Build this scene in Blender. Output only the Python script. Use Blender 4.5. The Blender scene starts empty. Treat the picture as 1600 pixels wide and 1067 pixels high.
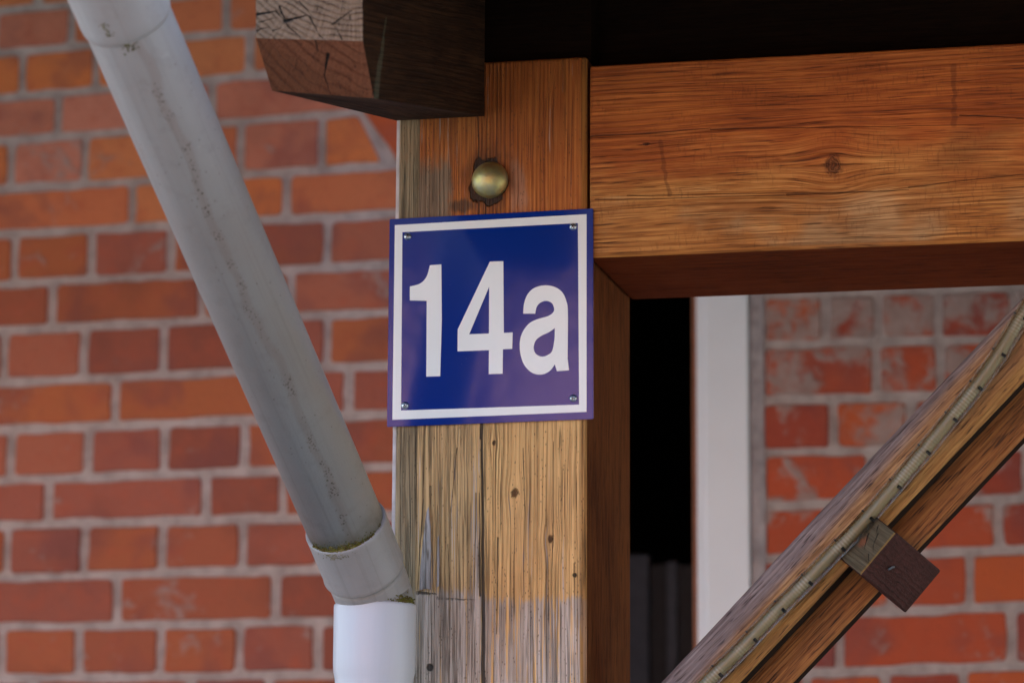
import bpy, bmesh, math, random
from mathutils import Vector, Matrix, noise as mnoise
random.seed(7)
sc = bpy.context.scene
R_ = math.radians

# ------------------------------------------------------------------ camera
FPX = 4935.0
AX = Vector((0.97557564, -0.03301086, -0.21716917))      # world X seen in camera space (x right, y down, z forward)
AY = Vector((0.2196053, 0.16937643, 0.9607732))
AZ = Vector((0.00506739, -0.98499843, 0.17248888))
CAM = Vector((0.62252738, -3.09952874, -0.46679336))
right = Vector((AX.x, AY.x, AZ.x)); down = Vector((AX.y, AY.y, AZ.y)); fwd = Vector((AX.z, AY.z, AZ.z))
cd = bpy.data.cameras.new('camera'); cam = bpy.data.objects.new('camera', cd); sc.collection.objects.link(cam)
m = Matrix((( right.x, -down.x, -fwd.x, CAM.x), (right.y, -down.y, -fwd.y, CAM.y), (right.z, -down.z, -fwd.z, CAM.z), (0, 0, 0, 1)))
cam.matrix_world = m
cd.sensor_width = 36; cd.lens = FPX / 1600 * 36; cd.clip_start = .05; cd.clip_end = 300
cd.dof.use_dof = True; cd.dof.focus_distance = 3.16; cd.dof.aperture_fstop = 5.6; cd.dof.aperture_blades = 8
sc.camera = cam
# ------------------------------------------------------------------ sky, sun, exposure
SUN_EL, SUN_AZ = R_(46), R_(14)       # the sun stands behind the house: the porch is in open shade
w = bpy.data.worlds.new('World'); sc.world = w; w.use_nodes = True
wn = w.node_tree; bg = wn.nodes['Background']
sky = wn.nodes.new('ShaderNodeTexSky'); sky.sky_type = 'NISHITA'; sky.sun_disc = False
sky.sun_elevation = SUN_EL; sky.sun_rotation = SUN_AZ; sky.air_density = 1.0; sky.dust_density = 2.0; sky.ozone_density = 1.5
wn.links.new(sky.outputs[0], bg.inputs[0]); bg.inputs[1].default_value = 0.15
sd = bpy.data.lights.new('sun', 'SUN'); sd.energy = 3.2; sd.angle = R_(.53); sd.color = (1, .95, .86)
sun = bpy.data.objects.new('sun', sd); sc.collection.objects.link(sun)
sdir = Vector((math.sin(SUN_AZ) * math.cos(SUN_EL), math.cos(SUN_AZ) * math.cos(SUN_EL), math.sin(SUN_EL)))
sun.rotation_euler = sdir.to_track_quat('Z', 'Y').to_euler(); sun.location = (0, 3, 8)
sc.view_settings.view_transform = 'Standard'; sc.view_settings.look = 'None'
sc.view_settings.exposure = 2.62; sc.view_settings.gamma = 1

# ------------------------------------------------------------------ helpers
def ray(px, py): return (right * (px - 800) + down * (py - 533.5) + fwd * FPX)
def onY(px, py, y=0.0):
    r = ray(px, py); return CAM + r * ((y - CAM.y) / r.y)
def onX(px, py, x):
    r = ray(px, py); return CAM + r * ((x - CAM.x) / r.x)
def dep(px, py, d): return CAM + ray(px, py) * (d / FPX)

def tag(o, label=None, cat=None, group=None, kind=None):
    for k, v in (('label', label), ('category', cat), ('group', group), ('kind', kind)):
        if v: o[k] = v
    return o
def empty(name, loc, label, cat, group=None):
    o = bpy.data.objects.new(name, None); o.empty_display_size = .05; sc.collection.objects.link(o); o.location = loc
    return tag(o, label, cat, group)
def srgb(r, g, b, k=1.0):
    f = lambda c: (c / 12.92 if c <= .04045 else ((c + .055) / 1.055) ** 2.4)
    return (f(r / 255) * k, f(g / 255) * k, f(b / 255) * k, 1)

class MB:
    """collects world-space geometry; build() links it as ONE mesh object whose origin is its parent's"""
    def __init__(s): s.v = []; s.f = []; s.mi = []; s.tc = []; s.col = []; s.sm = []; s.smooth = []
    def add(s, vs, fs, mi=0, tc=None, col=(1, 1, 1, 1), smooth=False):
        n = len(s.v)
        for p in vs:
            p = Vector(p); s.v.append(p); s.tc.append(tuple(tc(p)) if tc else tuple(p)); s.col.append(col)
        for f in fs: s.f.append([n + i for i in f]); s.mi.append(mi); s.smooth.append(smooth)
    def box(s, lo, hi, bev=0.0, seg=2, mi=0, tc=None, M=None, jit=0, cuts=0, smooth=False, endmi=None, endaxis=0):
        bm = bmesh.new(); bmesh.ops.create_cube(bm, size=1)
        lo = Vector(lo); hi = Vector(hi)
        for v in bm.verts: v.co = Vector(((lo[i] + hi[i]) / 2 + v.co[i] * (hi[i] - lo[i])) for i in range(3))
        if bev: bmesh.ops.bevel(bm, geom=bm.edges[:], offset=bev, segments=seg, affect='EDGES', profile=.6)
        if cuts: bmesh.ops.subdivide_edges(bm, edges=[e for e in bm.edges if e.calc_length() > .06], cuts=cuts, use_grid_fill=True)
        bm.normal_update(); bm.verts.index_update()
        vs = [v.co.copy() for v in bm.verts]
        if jit: vs = [v + mnoise.noise_vector(v * 9) * jit for v in vs]
        fs = [[v.index for v in f.verts] for f in bm.faces]
        nn = [f.normal.copy() for f in bm.faces]
        tcs = [tuple(tc(v)) if tc else tuple(v) for v in vs]
        if M is not None: vs = [M @ v for v in vs]
        n = len(s.v)
        for p, t in zip(vs, tcs): s.v.append(p); s.tc.append(t); s.col.append((1, 1, 1, 1))
        for f, q in zip(fs, nn):
            s.f.append([n + i for i in f]); s.mi.append(endmi if endmi is not None and abs(q[endaxis]) > .9 else mi); s.smooth.append(smooth)
        bm.free()
    def tube(s, pts, rad, n=48, mi=0, cap=True, smooth=True, v0=0.0, a0=None):
        """sweep a circle; tc = (angle/2pi, length along, radius)"""
        pts = [Vector(p) for p in pts]; base = len(s.v); L = v0
        t = (pts[1] - pts[0]).normalized(); ref = Vector((0, -1, 0)); ref = (ref - t * ref.dot(t)).normalized()
        for i, p in enumerate(pts):
            a = pts[max(0, i - 1)]; b = pts[min(len(pts) - 1, i + 1)]
            if (b - a).length > 1e-7: t = (b - a).normalized()
            ref = (ref - t * ref.dot(t)).normalized(); sd_ = t.cross(ref)
            if i: L += (p - pts[i - 1]).length
            r = rad[i] if isinstance(rad, (list, tuple)) else rad
            for k in range(n):
                q = 2 * math.pi * k / n
                s.v.append(p + (ref * math.cos(q) + sd_ * math.sin(q)) * r); s.col.append((1, 1, 1, 1))
                s.tc.append((math.sin(q), L, math.cos(q)))
        for i in range(len(pts) - 1):
            for k in range(n):
                a = base + i * n + k; b = base + i * n + (k + 1) % n
                s.f.append([a, b, b + n, a + n][::-1]); s.mi.append(mi); s.smooth.append(smooth)
        if cap:
            s.f.append([base + k for k in range(n)]); s.mi.append(mi); s.smooth.append(False)
            e = base + (len(pts) - 1) * n
            s.f.append([e + k for k in range(n)][::-1]); s.mi.append(mi); s.smooth.append(False)
    def build(s, name, mats, parent=None, loc=None):
        if not isinstance(mats, (list, tuple)): mats = [mats]
        org = Vector(parent.location) if parent is not None and parent.parent is None else None
        if parent is not None and parent.parent is not None: org = Vector(parent.parent.location) + Vector(parent.location)
        if parent is None: org = Vector(loc) if loc is not None else Vector((0, 0, 0))
        me = bpy.data.meshes.new(name); me.from_pydata([tuple(p - org) for p in s.v], [], s.f)
        for mt in mats: me.materials.append(mt)
        me.polygons.foreach_set('material_index', s.mi); me.polygons.foreach_set('use_smooth', s.smooth)
        a = me.attributes.new('tc', 'FLOAT_VECTOR', 'POINT'); a.data.foreach_set('vector', [c for t in s.tc for c in t])
        if any(c != (1, 1, 1, 1) for c in s.col):
            a = me.attributes.new('bc', 'FLOAT_COLOR', 'POINT'); a.data.foreach_set('color', [c for t in s.col for c in t])
        me.update()
        bm = bmesh.new(); bm.from_mesh(me); bmesh.ops.recalc_face_normals(bm, faces=bm.faces[:]); bm.to_mesh(me); bm.free()
        o = bpy.data.objects.new(name, me); sc.collection.objects.link(o)
        if parent is not None: o.parent = parent
        else: o.location = org
        return o

# ------------------------------------------------------------------ node helper
class G:
    def __init__(s, name):
        s.mat = bpy.data.materials.new(name); s.mat.use_nodes = True; s.nt = s.mat.node_tree
        s.b = s.nt.nodes['Principled BSDF']
    def _set(s, sock, v):
        if hasattr(v, 'is_linked') or isinstance(v, bpy.types.NodeSocket): s.nt.links.new(v, sock)
        else: sock.default_value = v
    def m(s, op, a, b=None, c=None):
        n = s.nt.nodes.new('ShaderNodeMath'); n.operation = op; s._set(n.inputs[0], a)
        if b is not None: s._set(n.inputs[1], b)
        if c is not None: s._set(n.inputs[2], c)
        return n.outputs[0]
    def add(s, a, b): return s.m('ADD', a, b)
    def sub(s, a, b): return s.m('SUBTRACT', a, b)
    def mul(s, a, b): return s.m('MULTIPLY', a, b)
    def mx(s, a, b): return s.m('MAXIMUM', a, b)
    def mn(s, a, b): return s.m('MINIMUM', a, b)
    def attr(s, name='tc'):
        n = s.nt.nodes.new('ShaderNodeAttribute'); n.attribute_name = name; return n
    def sep(s, v):
        n = s.nt.nodes.new('ShaderNodeSeparateXYZ'); s._set(n.inputs[0], v); return n.outputs
    def xyz(s, x, y, z=0.0):
        n = s.nt.nodes.new('ShaderNodeCombineXYZ'); s._set(n.inputs[0], x); s._set(n.inputs[1], y); s._set(n.inputs[2], z); return n.outputs[0]
    def noise(s, v, scale=1.0, det=3.0, rough=.55, dist=0.0, col=False):
        n = s.nt.nodes.new('ShaderNodeTexNoise'); s._set(n.inputs['Vector'], v); n.inputs['Scale'].default_value = scale
        n.inputs['Detail'].default_value = det; n.inputs['Roughness'].default_value = rough; n.inputs['Distortion'].default_value = dist
        return n.outputs[1 if col else 0]
    def vor(s, v, scale=1.0, rnd=1.0, feat='F1', out=0):
        n = s.nt.nodes.new('ShaderNodeTexVoronoi'); n.feature = feat; s._set(n.inputs['Vector'], v); n.inputs['Scale'].default_value = scale
        n.inputs['Randomness'].default_value = rnd; return n.outputs[out]
    def st(s, x, lo, hi):          # smoothstep lo->hi (may be reversed)
        n = s.nt.nodes.new('ShaderNodeMapRange'); n.interpolation_type = 'SMOOTHSTEP'; s._set(n.inputs[0], x)
        if lo > hi:
            n.inputs[1].default_value = hi; n.inputs[2].default_value = lo; n.inputs[3].default_value = 1; n.inputs[4].default_value = 0
        else:
            n.inputs[1].default_value = lo; n.inputs[2].default_value = hi
        return n.outputs[0]
    def mix(s, f, a, b, mode='MIX'):
        n = s.nt.nodes.new('ShaderNodeMix'); n.data_type = 'RGBA'; n.blend_type = mode; n.clamp_factor = True
        s._set(n.inputs[0], f); s._set(n.inputs[6], a); s._set(n.inputs[7], b); return n.outputs[2]
    def ramp(s, f, stops, interp='LINEAR'):
        n = s.nt.nodes.new('ShaderNodeValToRGB'); s._set(n.inputs[0], f); e = n.color_ramp.elements; n.color_ramp.interpolation = interp
        e[0].position = stops[0][0]; e[0].color = stops[0][1]; e[1].position = stops[-1][0]; e[1].color = stops[-1][1]
        for p, c in stops[1:-1]:
            x = e.new(p); x.color = c
        return n.outputs[0]
    def seg(s, x, y, a, b, wd):    # soft mask of a tapering line from a to b in the (x, y) plane
        ax, ay = a; dx, dy = b[0] - ax, b[1] - ay; L2 = dx * dx + dy * dy
        px = s.sub(x, ax); py = s.sub(y, ay)
        t = s.m('MULTIPLY_ADD', px, dx / L2, s.mul(py, dy / L2))
        n = s.nt.nodes.new('ShaderNodeClamp'); s._set(n.inputs[0], t); t = n.outputs[0]
        ex = s.m('MULTIPLY_ADD', t, -dx, px); ey = s.m('MULTIPLY_ADD', t, -dy, py)
        d = s.m('SQRT', s.add(s.mul(ex, ex), s.mul(ey, ey)))
        tp = s.m('MULTIPLY_ADD', t, -.75, 1.0)
        return s.st(s.m('DIVIDE', d, s.mul(tp, wd)), 1.3, .5)
    def bump(s, h, dist, strength=1.0):
        n = s.nt.nodes.new('ShaderNodeBump'); s._set(n.inputs['Height'], h); n.inputs['Distance'].default_value = dist
        n.inputs['Strength'].default_value = strength; s.nt.links.new(n.outputs[0], s.b.inputs['Normal'])
    def out(s, col, rough=.6, spec=.4, metal=0.0):
        s._set(s.b.inputs['Base Color'], col); s._set(s.b.inputs['Roughness'], rough)
        s.b.inputs['Specular IOR Level'].default_value = spec; s.b.inputs['Metallic'].default_value = metal
        return s.mat

def plain(name, col, rough=.6, metal=0.0, spec=.4, var=.15, sc_=40.0, bmp=.0005):
    g = G(name); a = g.attr().outputs['Vector']; n = g.noise(a, sc_, 5)
    d = tuple(c * (1 - var) for c in col[:3]) + (1,); l = tuple(min(1, c * (1 + var)) for c in col[:3]) + (1,)
    g.bump(n, bmp); return g.out(g.ramp(n, [(.3, d), (.7, l)]), rough, spec, metal)

def wood(name, pal, knots=(), warp=.012, ring=.0055, seams=(), custom=None, rough=.62, bmp=.0016, crack=1.0, ringamt=.3, fib=1.0, spec=.3, lowv=1.3, bandv=.8, fs=1.0, fu=1.0):
    """pal: function(g, ctx) -> colour from ctx; knots: (u, v, ru, rv)"""
    g = G(name); o = g.sep(g.attr().outputs['Vector']); u, v, w_ = o[0], o[1], o[2]
    uu = u; kmask = None; krad = None
    for (ku, kv, ru, rv) in knots:
        du = g.sub(u, ku); dv = g.sub(v, kv)
        a = g.m('DIVIDE', du, ru); b = g.m('DIVIDE', dv, rv); rr = g.add(g.mul(a, a), g.mul(b, b))
        a2 = g.m('DIVIDE', du, ru * 2.4); b2 = g.m('DIVIDE', dv, rv * 3.5)
        far = g.m('EXPONENT', g.mul(g.add(g.mul(a2, a2), g.mul(b2, b2)), -1.0))
        uu = g.sub(uu, g.mul(g.mul(du, far), .6))
        r = g.m('SQRT', rr); r = g.m('MULTIPLY_ADD', g.noise(g.xyz(g.mul(u, 160.0), g.mul(v, 160.0), 0.0), 1.0, 3), 1.1, g.sub(r, .5)); k = g.st(r, 1.2, .6)
        kmask = k if kmask is None else g.mx(kmask, k); krad = r if krad is None else g.mn(krad, r)
    lam = 0.0
    for su in seams: lam = g.add(g.m('GREATER_THAN', u, su), lam)
    wz = g.m('MULTIPLY_ADD', lam, 3.7, w_) if seams else w_
    # slow wander of the grain
    low = g.noise(g.xyz(g.mul(uu, 7.0), g.mul(v, lowv), wz), 1.0, 2)
    ug = g.m('MULTIPLY_ADD', low, warp * 2, uu)
    band = g.noise(g.xyz(g.mul(ug, 60.0), g.mul(v, bandv), g.mul(wz, 60.0)), 1.0, 3)
    ph = g.m('MULTIPLY_ADD', band, 1.6, g.mul(ug, 1.0 / ring))
    fade = g.st(g.noise(g.xyz(g.mul(u, 30.0), g.mul(v, 5.0 * fs), wz), 1.0, 3), .35, .68)
    sw = g.m('MULTIPLY_ADD', g.m('SINE', g.mul(ph, 6.2832)), .5, .5); sw = g.mul(g.m('POWER', sw, 3.0), g.m('MULTIPLY_ADD', fade, .85, .15))
    fine = g.noise(g.xyz(g.mul(ug, 700.0 * fu), g.mul(v, 30.0 * fs), g.mul(wz, 620.0)), 1.0, 3, .65)
    mid = g.noise(g.xyz(g.mul(ug, 210.0 * fu), g.mul(v, 11.0 * fs), g.mul(wz, 170.0)), 1.0, 4, .65)
    dash = g.noise(g.xyz(g.mul(ug, 420.0 * fu), g.mul(v, 34.0 * fs), g.m('MULTIPLY_ADD', wz, 300.0, 3.0)), 1.0, 2, .5)
    blotch = g.noise(g.xyz(g.mul(u, 22.0), g.mul(v, 9.0), g.mul(wz, 22.0)), 1.0, 4, .6)
    cn = g.noise(g.xyz(g.mul(ug, 120.0), g.mul(v, 1.9 * (.6 if fs < .5 else 1.0)), g.m('MULTIPLY_ADD', wz, 75.0, 11.0)), 1.0, 2, .5)
    cm = g.st(g.noise(g.xyz(g.mul(u, 45.0), g.mul(v, 9.0), wz), 1.0, 3), .48, .6)
    cr = g.mul(g.st(g.m('ABSOLUTE', g.sub(cn, .5)), .022, .004), cm)
    grain = g.m('MULTIPLY_ADD', sw, -ringamt * .45, g.m('MULTIPLY_ADD', fine, .5 * fib, g.m('MULTIPLY_ADD', mid, .62, g.m('MULTIPLY_ADD', blotch, .4, g.m('MULTIPLY_ADD', g.st(dash, .58, .68), -.22 * fib, -.20 - .25 * (fib - 1))))))
    ctx = dict(dash=dash, u=u, v=v, w=w_, ug=ug, band=band, sw=sw, fine=fine, mid=mid, blotch=blotch, cr=cr, grain=grain, lam=lam)
    col = pal(g, ctx); cr = g.mul(cr, crack)
    h = g.m('MULTIPLY_ADD', cr, -1.4, g.m('MULTIPLY_ADD', fine, .35, g.m('MULTIPLY_ADD', mid, .6, g.mul(sw, .35))))
    if kmask is not None:
        kr = g.m('MULTIPLY_ADD', g.m('SINE', g.mul(krad, 17.0)), .5, .5)
        kc = g.mix(kr, srgb(58, 28, 16), srgb(120, 66, 34)); col = g.mix(g.mul(kmask, .78), col, kc)
        h = g.m('MULTIPLY_ADD', g.mul(kmask, kr), .7, h)
    col = g.mix(g.mul(cr, .7), col, srgb(54, 38, 25))
    ctx['h'] = h
    if custom: col, h = custom(g, ctx, col, h)
    g.bump(h, bmp); return g.out(col, rough, spec)

K = 1.15   # base colours are a little lighter than they look in open shade
def r3(g, x, d, m_, l, k=K): return g.ramp(x, [(.22, srgb(*d, k=k)), (.5, srgb(*m_, k=k)), (.78, srgb(*l, k=k))])

# ================================================================== SETTING
def ground():
    g = G('ground_paving'); a = g.attr().outputs['Vector']; n = g.noise(a, 3.0, 6)
    b = g.nt.nodes.new('ShaderNodeTexBrick'); g._set(b.inputs['Vector'], a); b.inputs['Scale'].default_value = 1
    b.inputs['Brick Width'].default_value = .2; b.inputs['Row Height'].default_value = .1; b.inputs['Mortar Size'].default_value = .004
    b.inputs['Color1'].default_value = (.20, .215, .20, 1); b.inputs['Color2'].default_value = (.165, .178, .165, 1); b.inputs['Mortar'].default_value = (.1, .09, .08, 1)
    c = g.mix(g.mul(n, .5), b.outputs[0], (.15, .165, .145, 1)); g.bump(b.outputs[1], -.002)
    mb = MB(); S_ = 60; mb.add([(-S_, -S_, -2.1), (S_, -S_, -2.1), (S_, S_, -2.1), (-S_, S_, -2.1)], [(0, 1, 2, 3)])
    o = mb.build('ground', g.out(c, .85)); tag(o, kind='structure')
ground()

# ================================================================== HOUSE
WY = 1.5
def brick_mat(name, smear):
    g = G(name); a = g.attr().outputs['Vector']; bc = g.attr('bc')
    n1 = g.noise(a, 26.0, 4, .6); n2 = g.noise(a, 9.0, 3, .5, .4); n3 = g.noise(a, 230.0, 4, .6)
    base = bc.outputs['Color']
    c = g.mix(g.st(n1, .45, .75), base, g.mix(.55, base, srgb(196, 98, 70)))
    c = g.mix(g.mul(g.st(n2, .50, .66), .45), c, srgb(132, 80, 80))
    c = g.mix(g.mul(n3, .35), c, srgb(105, 60, 46))
    o = g.sep(a)
    pit = g.mul(g.st(g.vor(a, 150.0), .22, .1), g.st(g.noise(a, 22.0, 3), .5, .62)); c = g.mix(g.mul(pit, .6), c, srgb(84, 48, 38)); soot = g.st(g.noise(a, 5.5, 4, .6, .3), .52, .72); c = g.mix(g.mul(soot, .3), c, srgb(104, 66, 58))
    # mortar smeared across the bricks
    sm = g.noise(a, 13.0, 5, .62, .5)
    thr = g.m('MULTIPLY_ADD', bc.outputs['Alpha'], -.32, .74)
    mask = g.m('MULTIPLY_ADD', g.m('MULTIPLY_ADD', g.sub(g.noise(a, 75.0, 4, .65), .5), .22, g.sub(sm, thr)), 6.5, .5); mask = g.st(mask, 0.0, 1.0)
    mort = g.mix(g.noise(a, 40.0, 4), srgb(140, 120, 112), srgb(190, 170, 162))
    c = g.mix(g.mul(mask, .88), c, mort)
    g.bump(g.add(g.mul(n3, .5), g.add(n1, g.mul(mask, .6))), .003)
    return g.out(c, .85, .25)
def mortar_mat():
    g = G('lime_mortar'); a = g.attr().outputs['Vector']
    n = g.noise(a, 12.0, 4); f = g.noise(a, 220.0, 4, .65)
    c = g.mix(g.st(g.noise(a, 30.0, 5, .6), .3, .7), srgb(172, 156, 150), srgb(212, 196, 190)); c = g.mix(g.mul(f, .3), c, srgb(130, 114, 108))
    g.bump(f, .003); return g.out(c, .9, .2)
M_brick = brick_mat('red_brick', 0); M_mortar = mortar_mat()

house = empty('brick_house', (0, WY, -2.1), 'house of old red brick with pale mortar and a dark doorway behind the wooden post', 'house')
bw = MB()
def brick(q, col, sm=0.0, out_=.0):
    """q: four wall-plane corners (X, Z) bl, br, tr, tl -> a brick with worn rounded arrises standing 4 mm proud of the joint"""
    c = Vector((sum(p[0] for p in q) / 4, sum(p[1] for p in q) / 4)); pts = []
    for i in range(4):
        p = Vector(q[i]); a = Vector(q[i - 1]); b = Vector(q[(i + 1) % 4]); r = random.uniform(.003, .008)
        da = (a - p); db = (b - p)
        if da.length < .02 or db.length < .02: return
        da.normalize(); db.normalize()
        nb = max(1, int((Vector(q[(i + 1) % 4]) - p).length / .03))
        pts.append(p + da * r); pts.append(p + (da + db) * r * .28); pts.append(p + db * r)
        for k in range(1, nb):
            e = p.lerp(b, k / nb); pts.append(e + Vector((random.uniform(-1, 1), random.uniform(-1, 1))) * .0018)
    n = len(pts); V = []; dz = random.uniform(-.0015, .0015) + out_
    for (ins, y) in ((-.001, .012), (0, .001 - dz), (.0028, -.0045 - dz)):
        for p in pts:
            d = (c - p); d.normalize(); p2 = p + d * ins; V.append((p2.x, WY + y, p2.y))
    F = [[k * n + i, k * n + (i + 1) % n, (k + 1) * n + (i + 1) % n, (k + 1) * n + i] for k in range(2) for i in range(n)]
    F.append([2 * n + i for i in range(n)])
    bw.add(V, F, 0, col=tuple(col[:3]) + (sm,), tc=lambda p, o=random.uniform(0, 0): (p.x, p.y, p.z))
BC = [srgb(176, 92, 60), srgb(168, 88, 62), srgb(184, 98, 60), srgb(164, 88, 70), srgb(174, 96, 72), srgb(152, 80, 62)]
BR = [srgb(186, 78, 48), srgb(164, 68, 50), srgb(196, 88, 48), srgb(154, 70, 58)]
def wl(px, py): p = onY(px, py, WY); return (p.x, p.z)
# traced courses of the left wall: (joint height at photo x = 0, slope, vertical joints, colour hints)
LJ = [(-55, -.085), (18, -.085), (83.5, -.083), (154.5, -.088), (221, -.080), (296.5, -.061), (367, -.054), (445, -.052), (516, -.047), (599, -.047), (672, -.041), (751, -.036), (821, -.026), (902, -.026), (979, -.016), (1060, -.012), (1141, -.010)]
LV = [[60, 180, 300, 420, 540], [-8, 112, 232, 354, 470], [-90, 35, 150, 270, 390, 500, 548], [-30, 92, 210, 332, 568], [-105, 17, 134, 255, 377, 504, 601],
      [-40, 207, 328, 448], [-95, 24, 143, 268, 388, 511], [-160, 82, 316, 455], [-115, 7, 132, 256, 382, 511], [-60, 182, 424, 545], [-100, 18, 138, 257, 382, 503],
      [-160, 76, 323, 442, 562], [-105, 12, 132, 254, 380, 500], [-60, 183, 431, 552], [-118, 3, 124, 251, 375, 497], [52, 298, 420, 543]]
LJ = [(a, b) for a, b in LJ]
XJ = -.585   # left jamb of the doorway (hidden behind the post)
ACX, ACZ, AR0, AR1 = -.33, .255, .47, .71
def inarch(x, z): return math.hypot(x - ACX, z - ACZ) < AR1 + .02 and abs(x - ACX) < (z - ACZ) * .70 + .02
def jl(j):      # a joint as wall line -> Z(X)
    a = wl(-60, j[0] + j[1] * -60); b = wl(620, j[0] + j[1] * 620)
    k = (b[1] - a[1]) / (b[0] - a[0])
    return lambda X: a[1] + k * (min(max(X, a[0]), .4) - a[0])
HJ = .0066
def rowfill(zt, zb, xs, cols, smf, clip=None, xend=None):
    for i in range(len(xs) - 1):
        x0, x1 = xs[i] + HJ, xs[i + 1] - HJ
        if x1 - x0 < .025: continue
        j = lambda: random.uniform(-.0012, .0012)
        q = [(x0 + j(), zb(x0) + HJ + j()), (x1 + j(), zb(x1) + HJ + j()), (x1 + j(), zt(x1) - HJ + j()), (x0 + j(), zt(x0) - HJ + j())]
        cx, cz = (x0 + x1) / 2, (zb(x0) + zt(x0)) / 2
        if clip: q = clip(q)
        if not q: continue
        col = random.choice(cols); k = random.uniform(.94, 1.07); col = (col[0] * k * 1.18, col[1] * k * 1.32, col[2] * k * 1.36)
        brick(q, col, smf(cx, cz))
def clipL(q):      # courses end on the arch's skewback
    q = [list(p) for p in q]
    for p in (1, 2):
        z = q[p][1]
        if z > ACZ + AR0 * .819: lim = ACX - (z - ACZ) * .70 - HJ if z < ACZ + AR1 * .819 else 9
        else: lim = XJ
        q[p][0] = min(q[p][0], lim)
    cx = (q[0][0] + q[1][0]) / 2; cz = (q[0][1] + q[2][1]) / 2
    if q[1][0] - q[0][0] < .03 or q[2][0] - q[3][0] < .02: return None
    return [tuple(p) for p in q]
noS = lambda x, z: random.uniform(0, .3)
for i in range(len(LJ) - 1):
    zt, zb = jl(LJ[i]), jl(LJ[i + 1]); mid = (LJ[i][0] + LJ[i + 1][0]) / 2
    xs = [wl(x, mid + LJ[i][1] * x)[0] for x in LV[i]]
    st = i % 2 == 1
    x = xs[0]; pre = []
    while x > -3.4: x -= .247 if st else .1235; pre.append(x)
    xs = pre[::-1] + xs
    if xs[-1] < XJ - .05: xs.append(max(xs[-1] + .1235, XJ) if XJ - xs[-1] < .2 else XJ)
    cols = BC if i > 5 else [srgb(206, 112, 72), srgb(212, 122, 76), srgb(202, 118, 92), srgb(204, 122, 98), srgb(218, 118, 66)]
    if i > 10: cols = [BC[0], BC[1], BC[3], BC[5], BC[1]]
    rowfill(zt, zb, xs, cols, noS, clipL)
zl_top = jl(LJ[0]); zl_bot = jl(LJ[-1])
def plain_rows(x0, x1, z0, z1, cols, smf, clip, ref=None, n0=0):
    z = z0; k = n0
    while z < z1:
        off = (ref(x0) - z0) if False else 0
        xs = []; x = x0 + (0 if k % 2 else -.062); step = .247 if k % 2 else .1235
        while x < x1 + step: xs.append(min(max(x, x0), x1)); x += step
        rowfill(lambda X, z=z: z + .0795, lambda X, z=z: z, xs, cols, smf, clip); z += .0795; k += 1
def clipArch(q):
    cx = sum(p[0] for p in q) / 4; cz = sum(p[1] for p in q) / 4
    if inarch(cx, cz): return None
    if cz < ACZ + AR0 and ACX - .26 < cx < -.05: return None
    return q
zt0 = zl_top(-1.0) + .012
plain_rows(-3.4, 3.4, zt0, 2.9, BC, noS, clipArch)
def _band(zf, z0):  # rows below the traced ones
    plain_rows(-3.4, XJ, z0 - .0795 * 24, z0 - .001, BC, noS, None)
_band(None, zl_bot(-1.0) - .006)
# right wall
RJ = [(382, -.035), (462, -.035), (540, -.030), (626, -.026), (708, -.026), (791, -.030), (873, -.034), (961, -.034), (1052, -.030), (1133, -.02)]   # at x = 1200
RV = [[1190, 1310, 1430, 1550, 1670], [1190, 1290, 1372, 1466, 1585, 1700], [1190, 1369, 1470, 1590, 1830], [1188, 1302, 1424, 1540, 1660], [1190, 1362, 1484, 1606, 1840],
      [1190, 1312, 1432, 1561, 1690], [1190, 1270, 1392, 1515, 1636], [1190, 1312, 1581, 1700], [1188, 1260, 1384, 1506, 1630]]
def jr(j):
    a = wl(1180, j[0] - j[1] * 20); b = wl(1620, j[0] + j[1] * 420); k = (b[1] - a[1]) / (b[0] - a[0])
    return lambda X: a[1] + k * (min(max(X, a[0]), .6) - a[0])
def smR(cx, cz):
    return min(1, max(.3, .52 + (cz - .22) * 1.6)) * random.uniform(.85, 1.15)
XR = -.036
for i in range(len(RJ) - 1):
    zt, zb = jr(RJ[i]), jr(RJ[i + 1]); mid = (RJ[i][0] + RJ[i + 1][0]) / 2
    xs = [wl(x, mid)[0] for x in RV[i]]; x = xs[-1]
    while x < 3.4: x += .247 if i % 2 == 0 else .1235; xs.append(min(x, 3.4))
    rowfill(zt, zb, xs, BR, smR)
ztr = jr(RJ[0])(0) + .004
z = ztr; k = 0
plain_rows(XR, 3.4, ztr, zt0 - .01, BR, smR, clipArch)
zbr = jr(RJ[-1])(.1) - .004
plain_rows(XR, 3.4, zbr - .0795 * 23, zbr - .001, BR, lambda x, z: .6, None)
# the segmental arch over the doorway
NA = 9
for i in range(NA):
    a0 = -R_(35) + R_(70) * i / NA + .009; a1 = -R_(35) + R_(70) * (i + 1) / NA - .009
    f = lambda r, a: (ACX + r * math.sin(a), ACZ + r * math.cos(a))
    brick([f(AR0 + .002, a0), f(AR0 + .002, a1), f(AR1 - .006, a1), f(AR1 - .006, a0)], srgb(206, 96, 52), .1)
bw.build('brickwork', M_brick, house)
mo = MB()      # mortar bed: four slabs round the opening (X -.585..-.036, up to Z .62)
mo.box((-3.4, WY, -2.1), (XJ, WY + .24, .6), tc=None); mo.box((XR - .001, WY, -2.1), (3.4, WY + .24, .6)); mo.box((-3.4, WY, .6), (3.4, WY + .24, 2.92))
mo.build('mortar', M_mortar, house)
M_white = plain('white_frame_paint', srgb(240, 242, 246), .45, var=.02, sc_=14, bmp=.0004)
M_plas = plain('rough_plaster', srgb(170, 160, 160), .9, var=.25, sc_=45, bmp=.006)
df = MB(); xa, xb = wl(1085, 700)[0], wl(1171, 700)[0]
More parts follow.
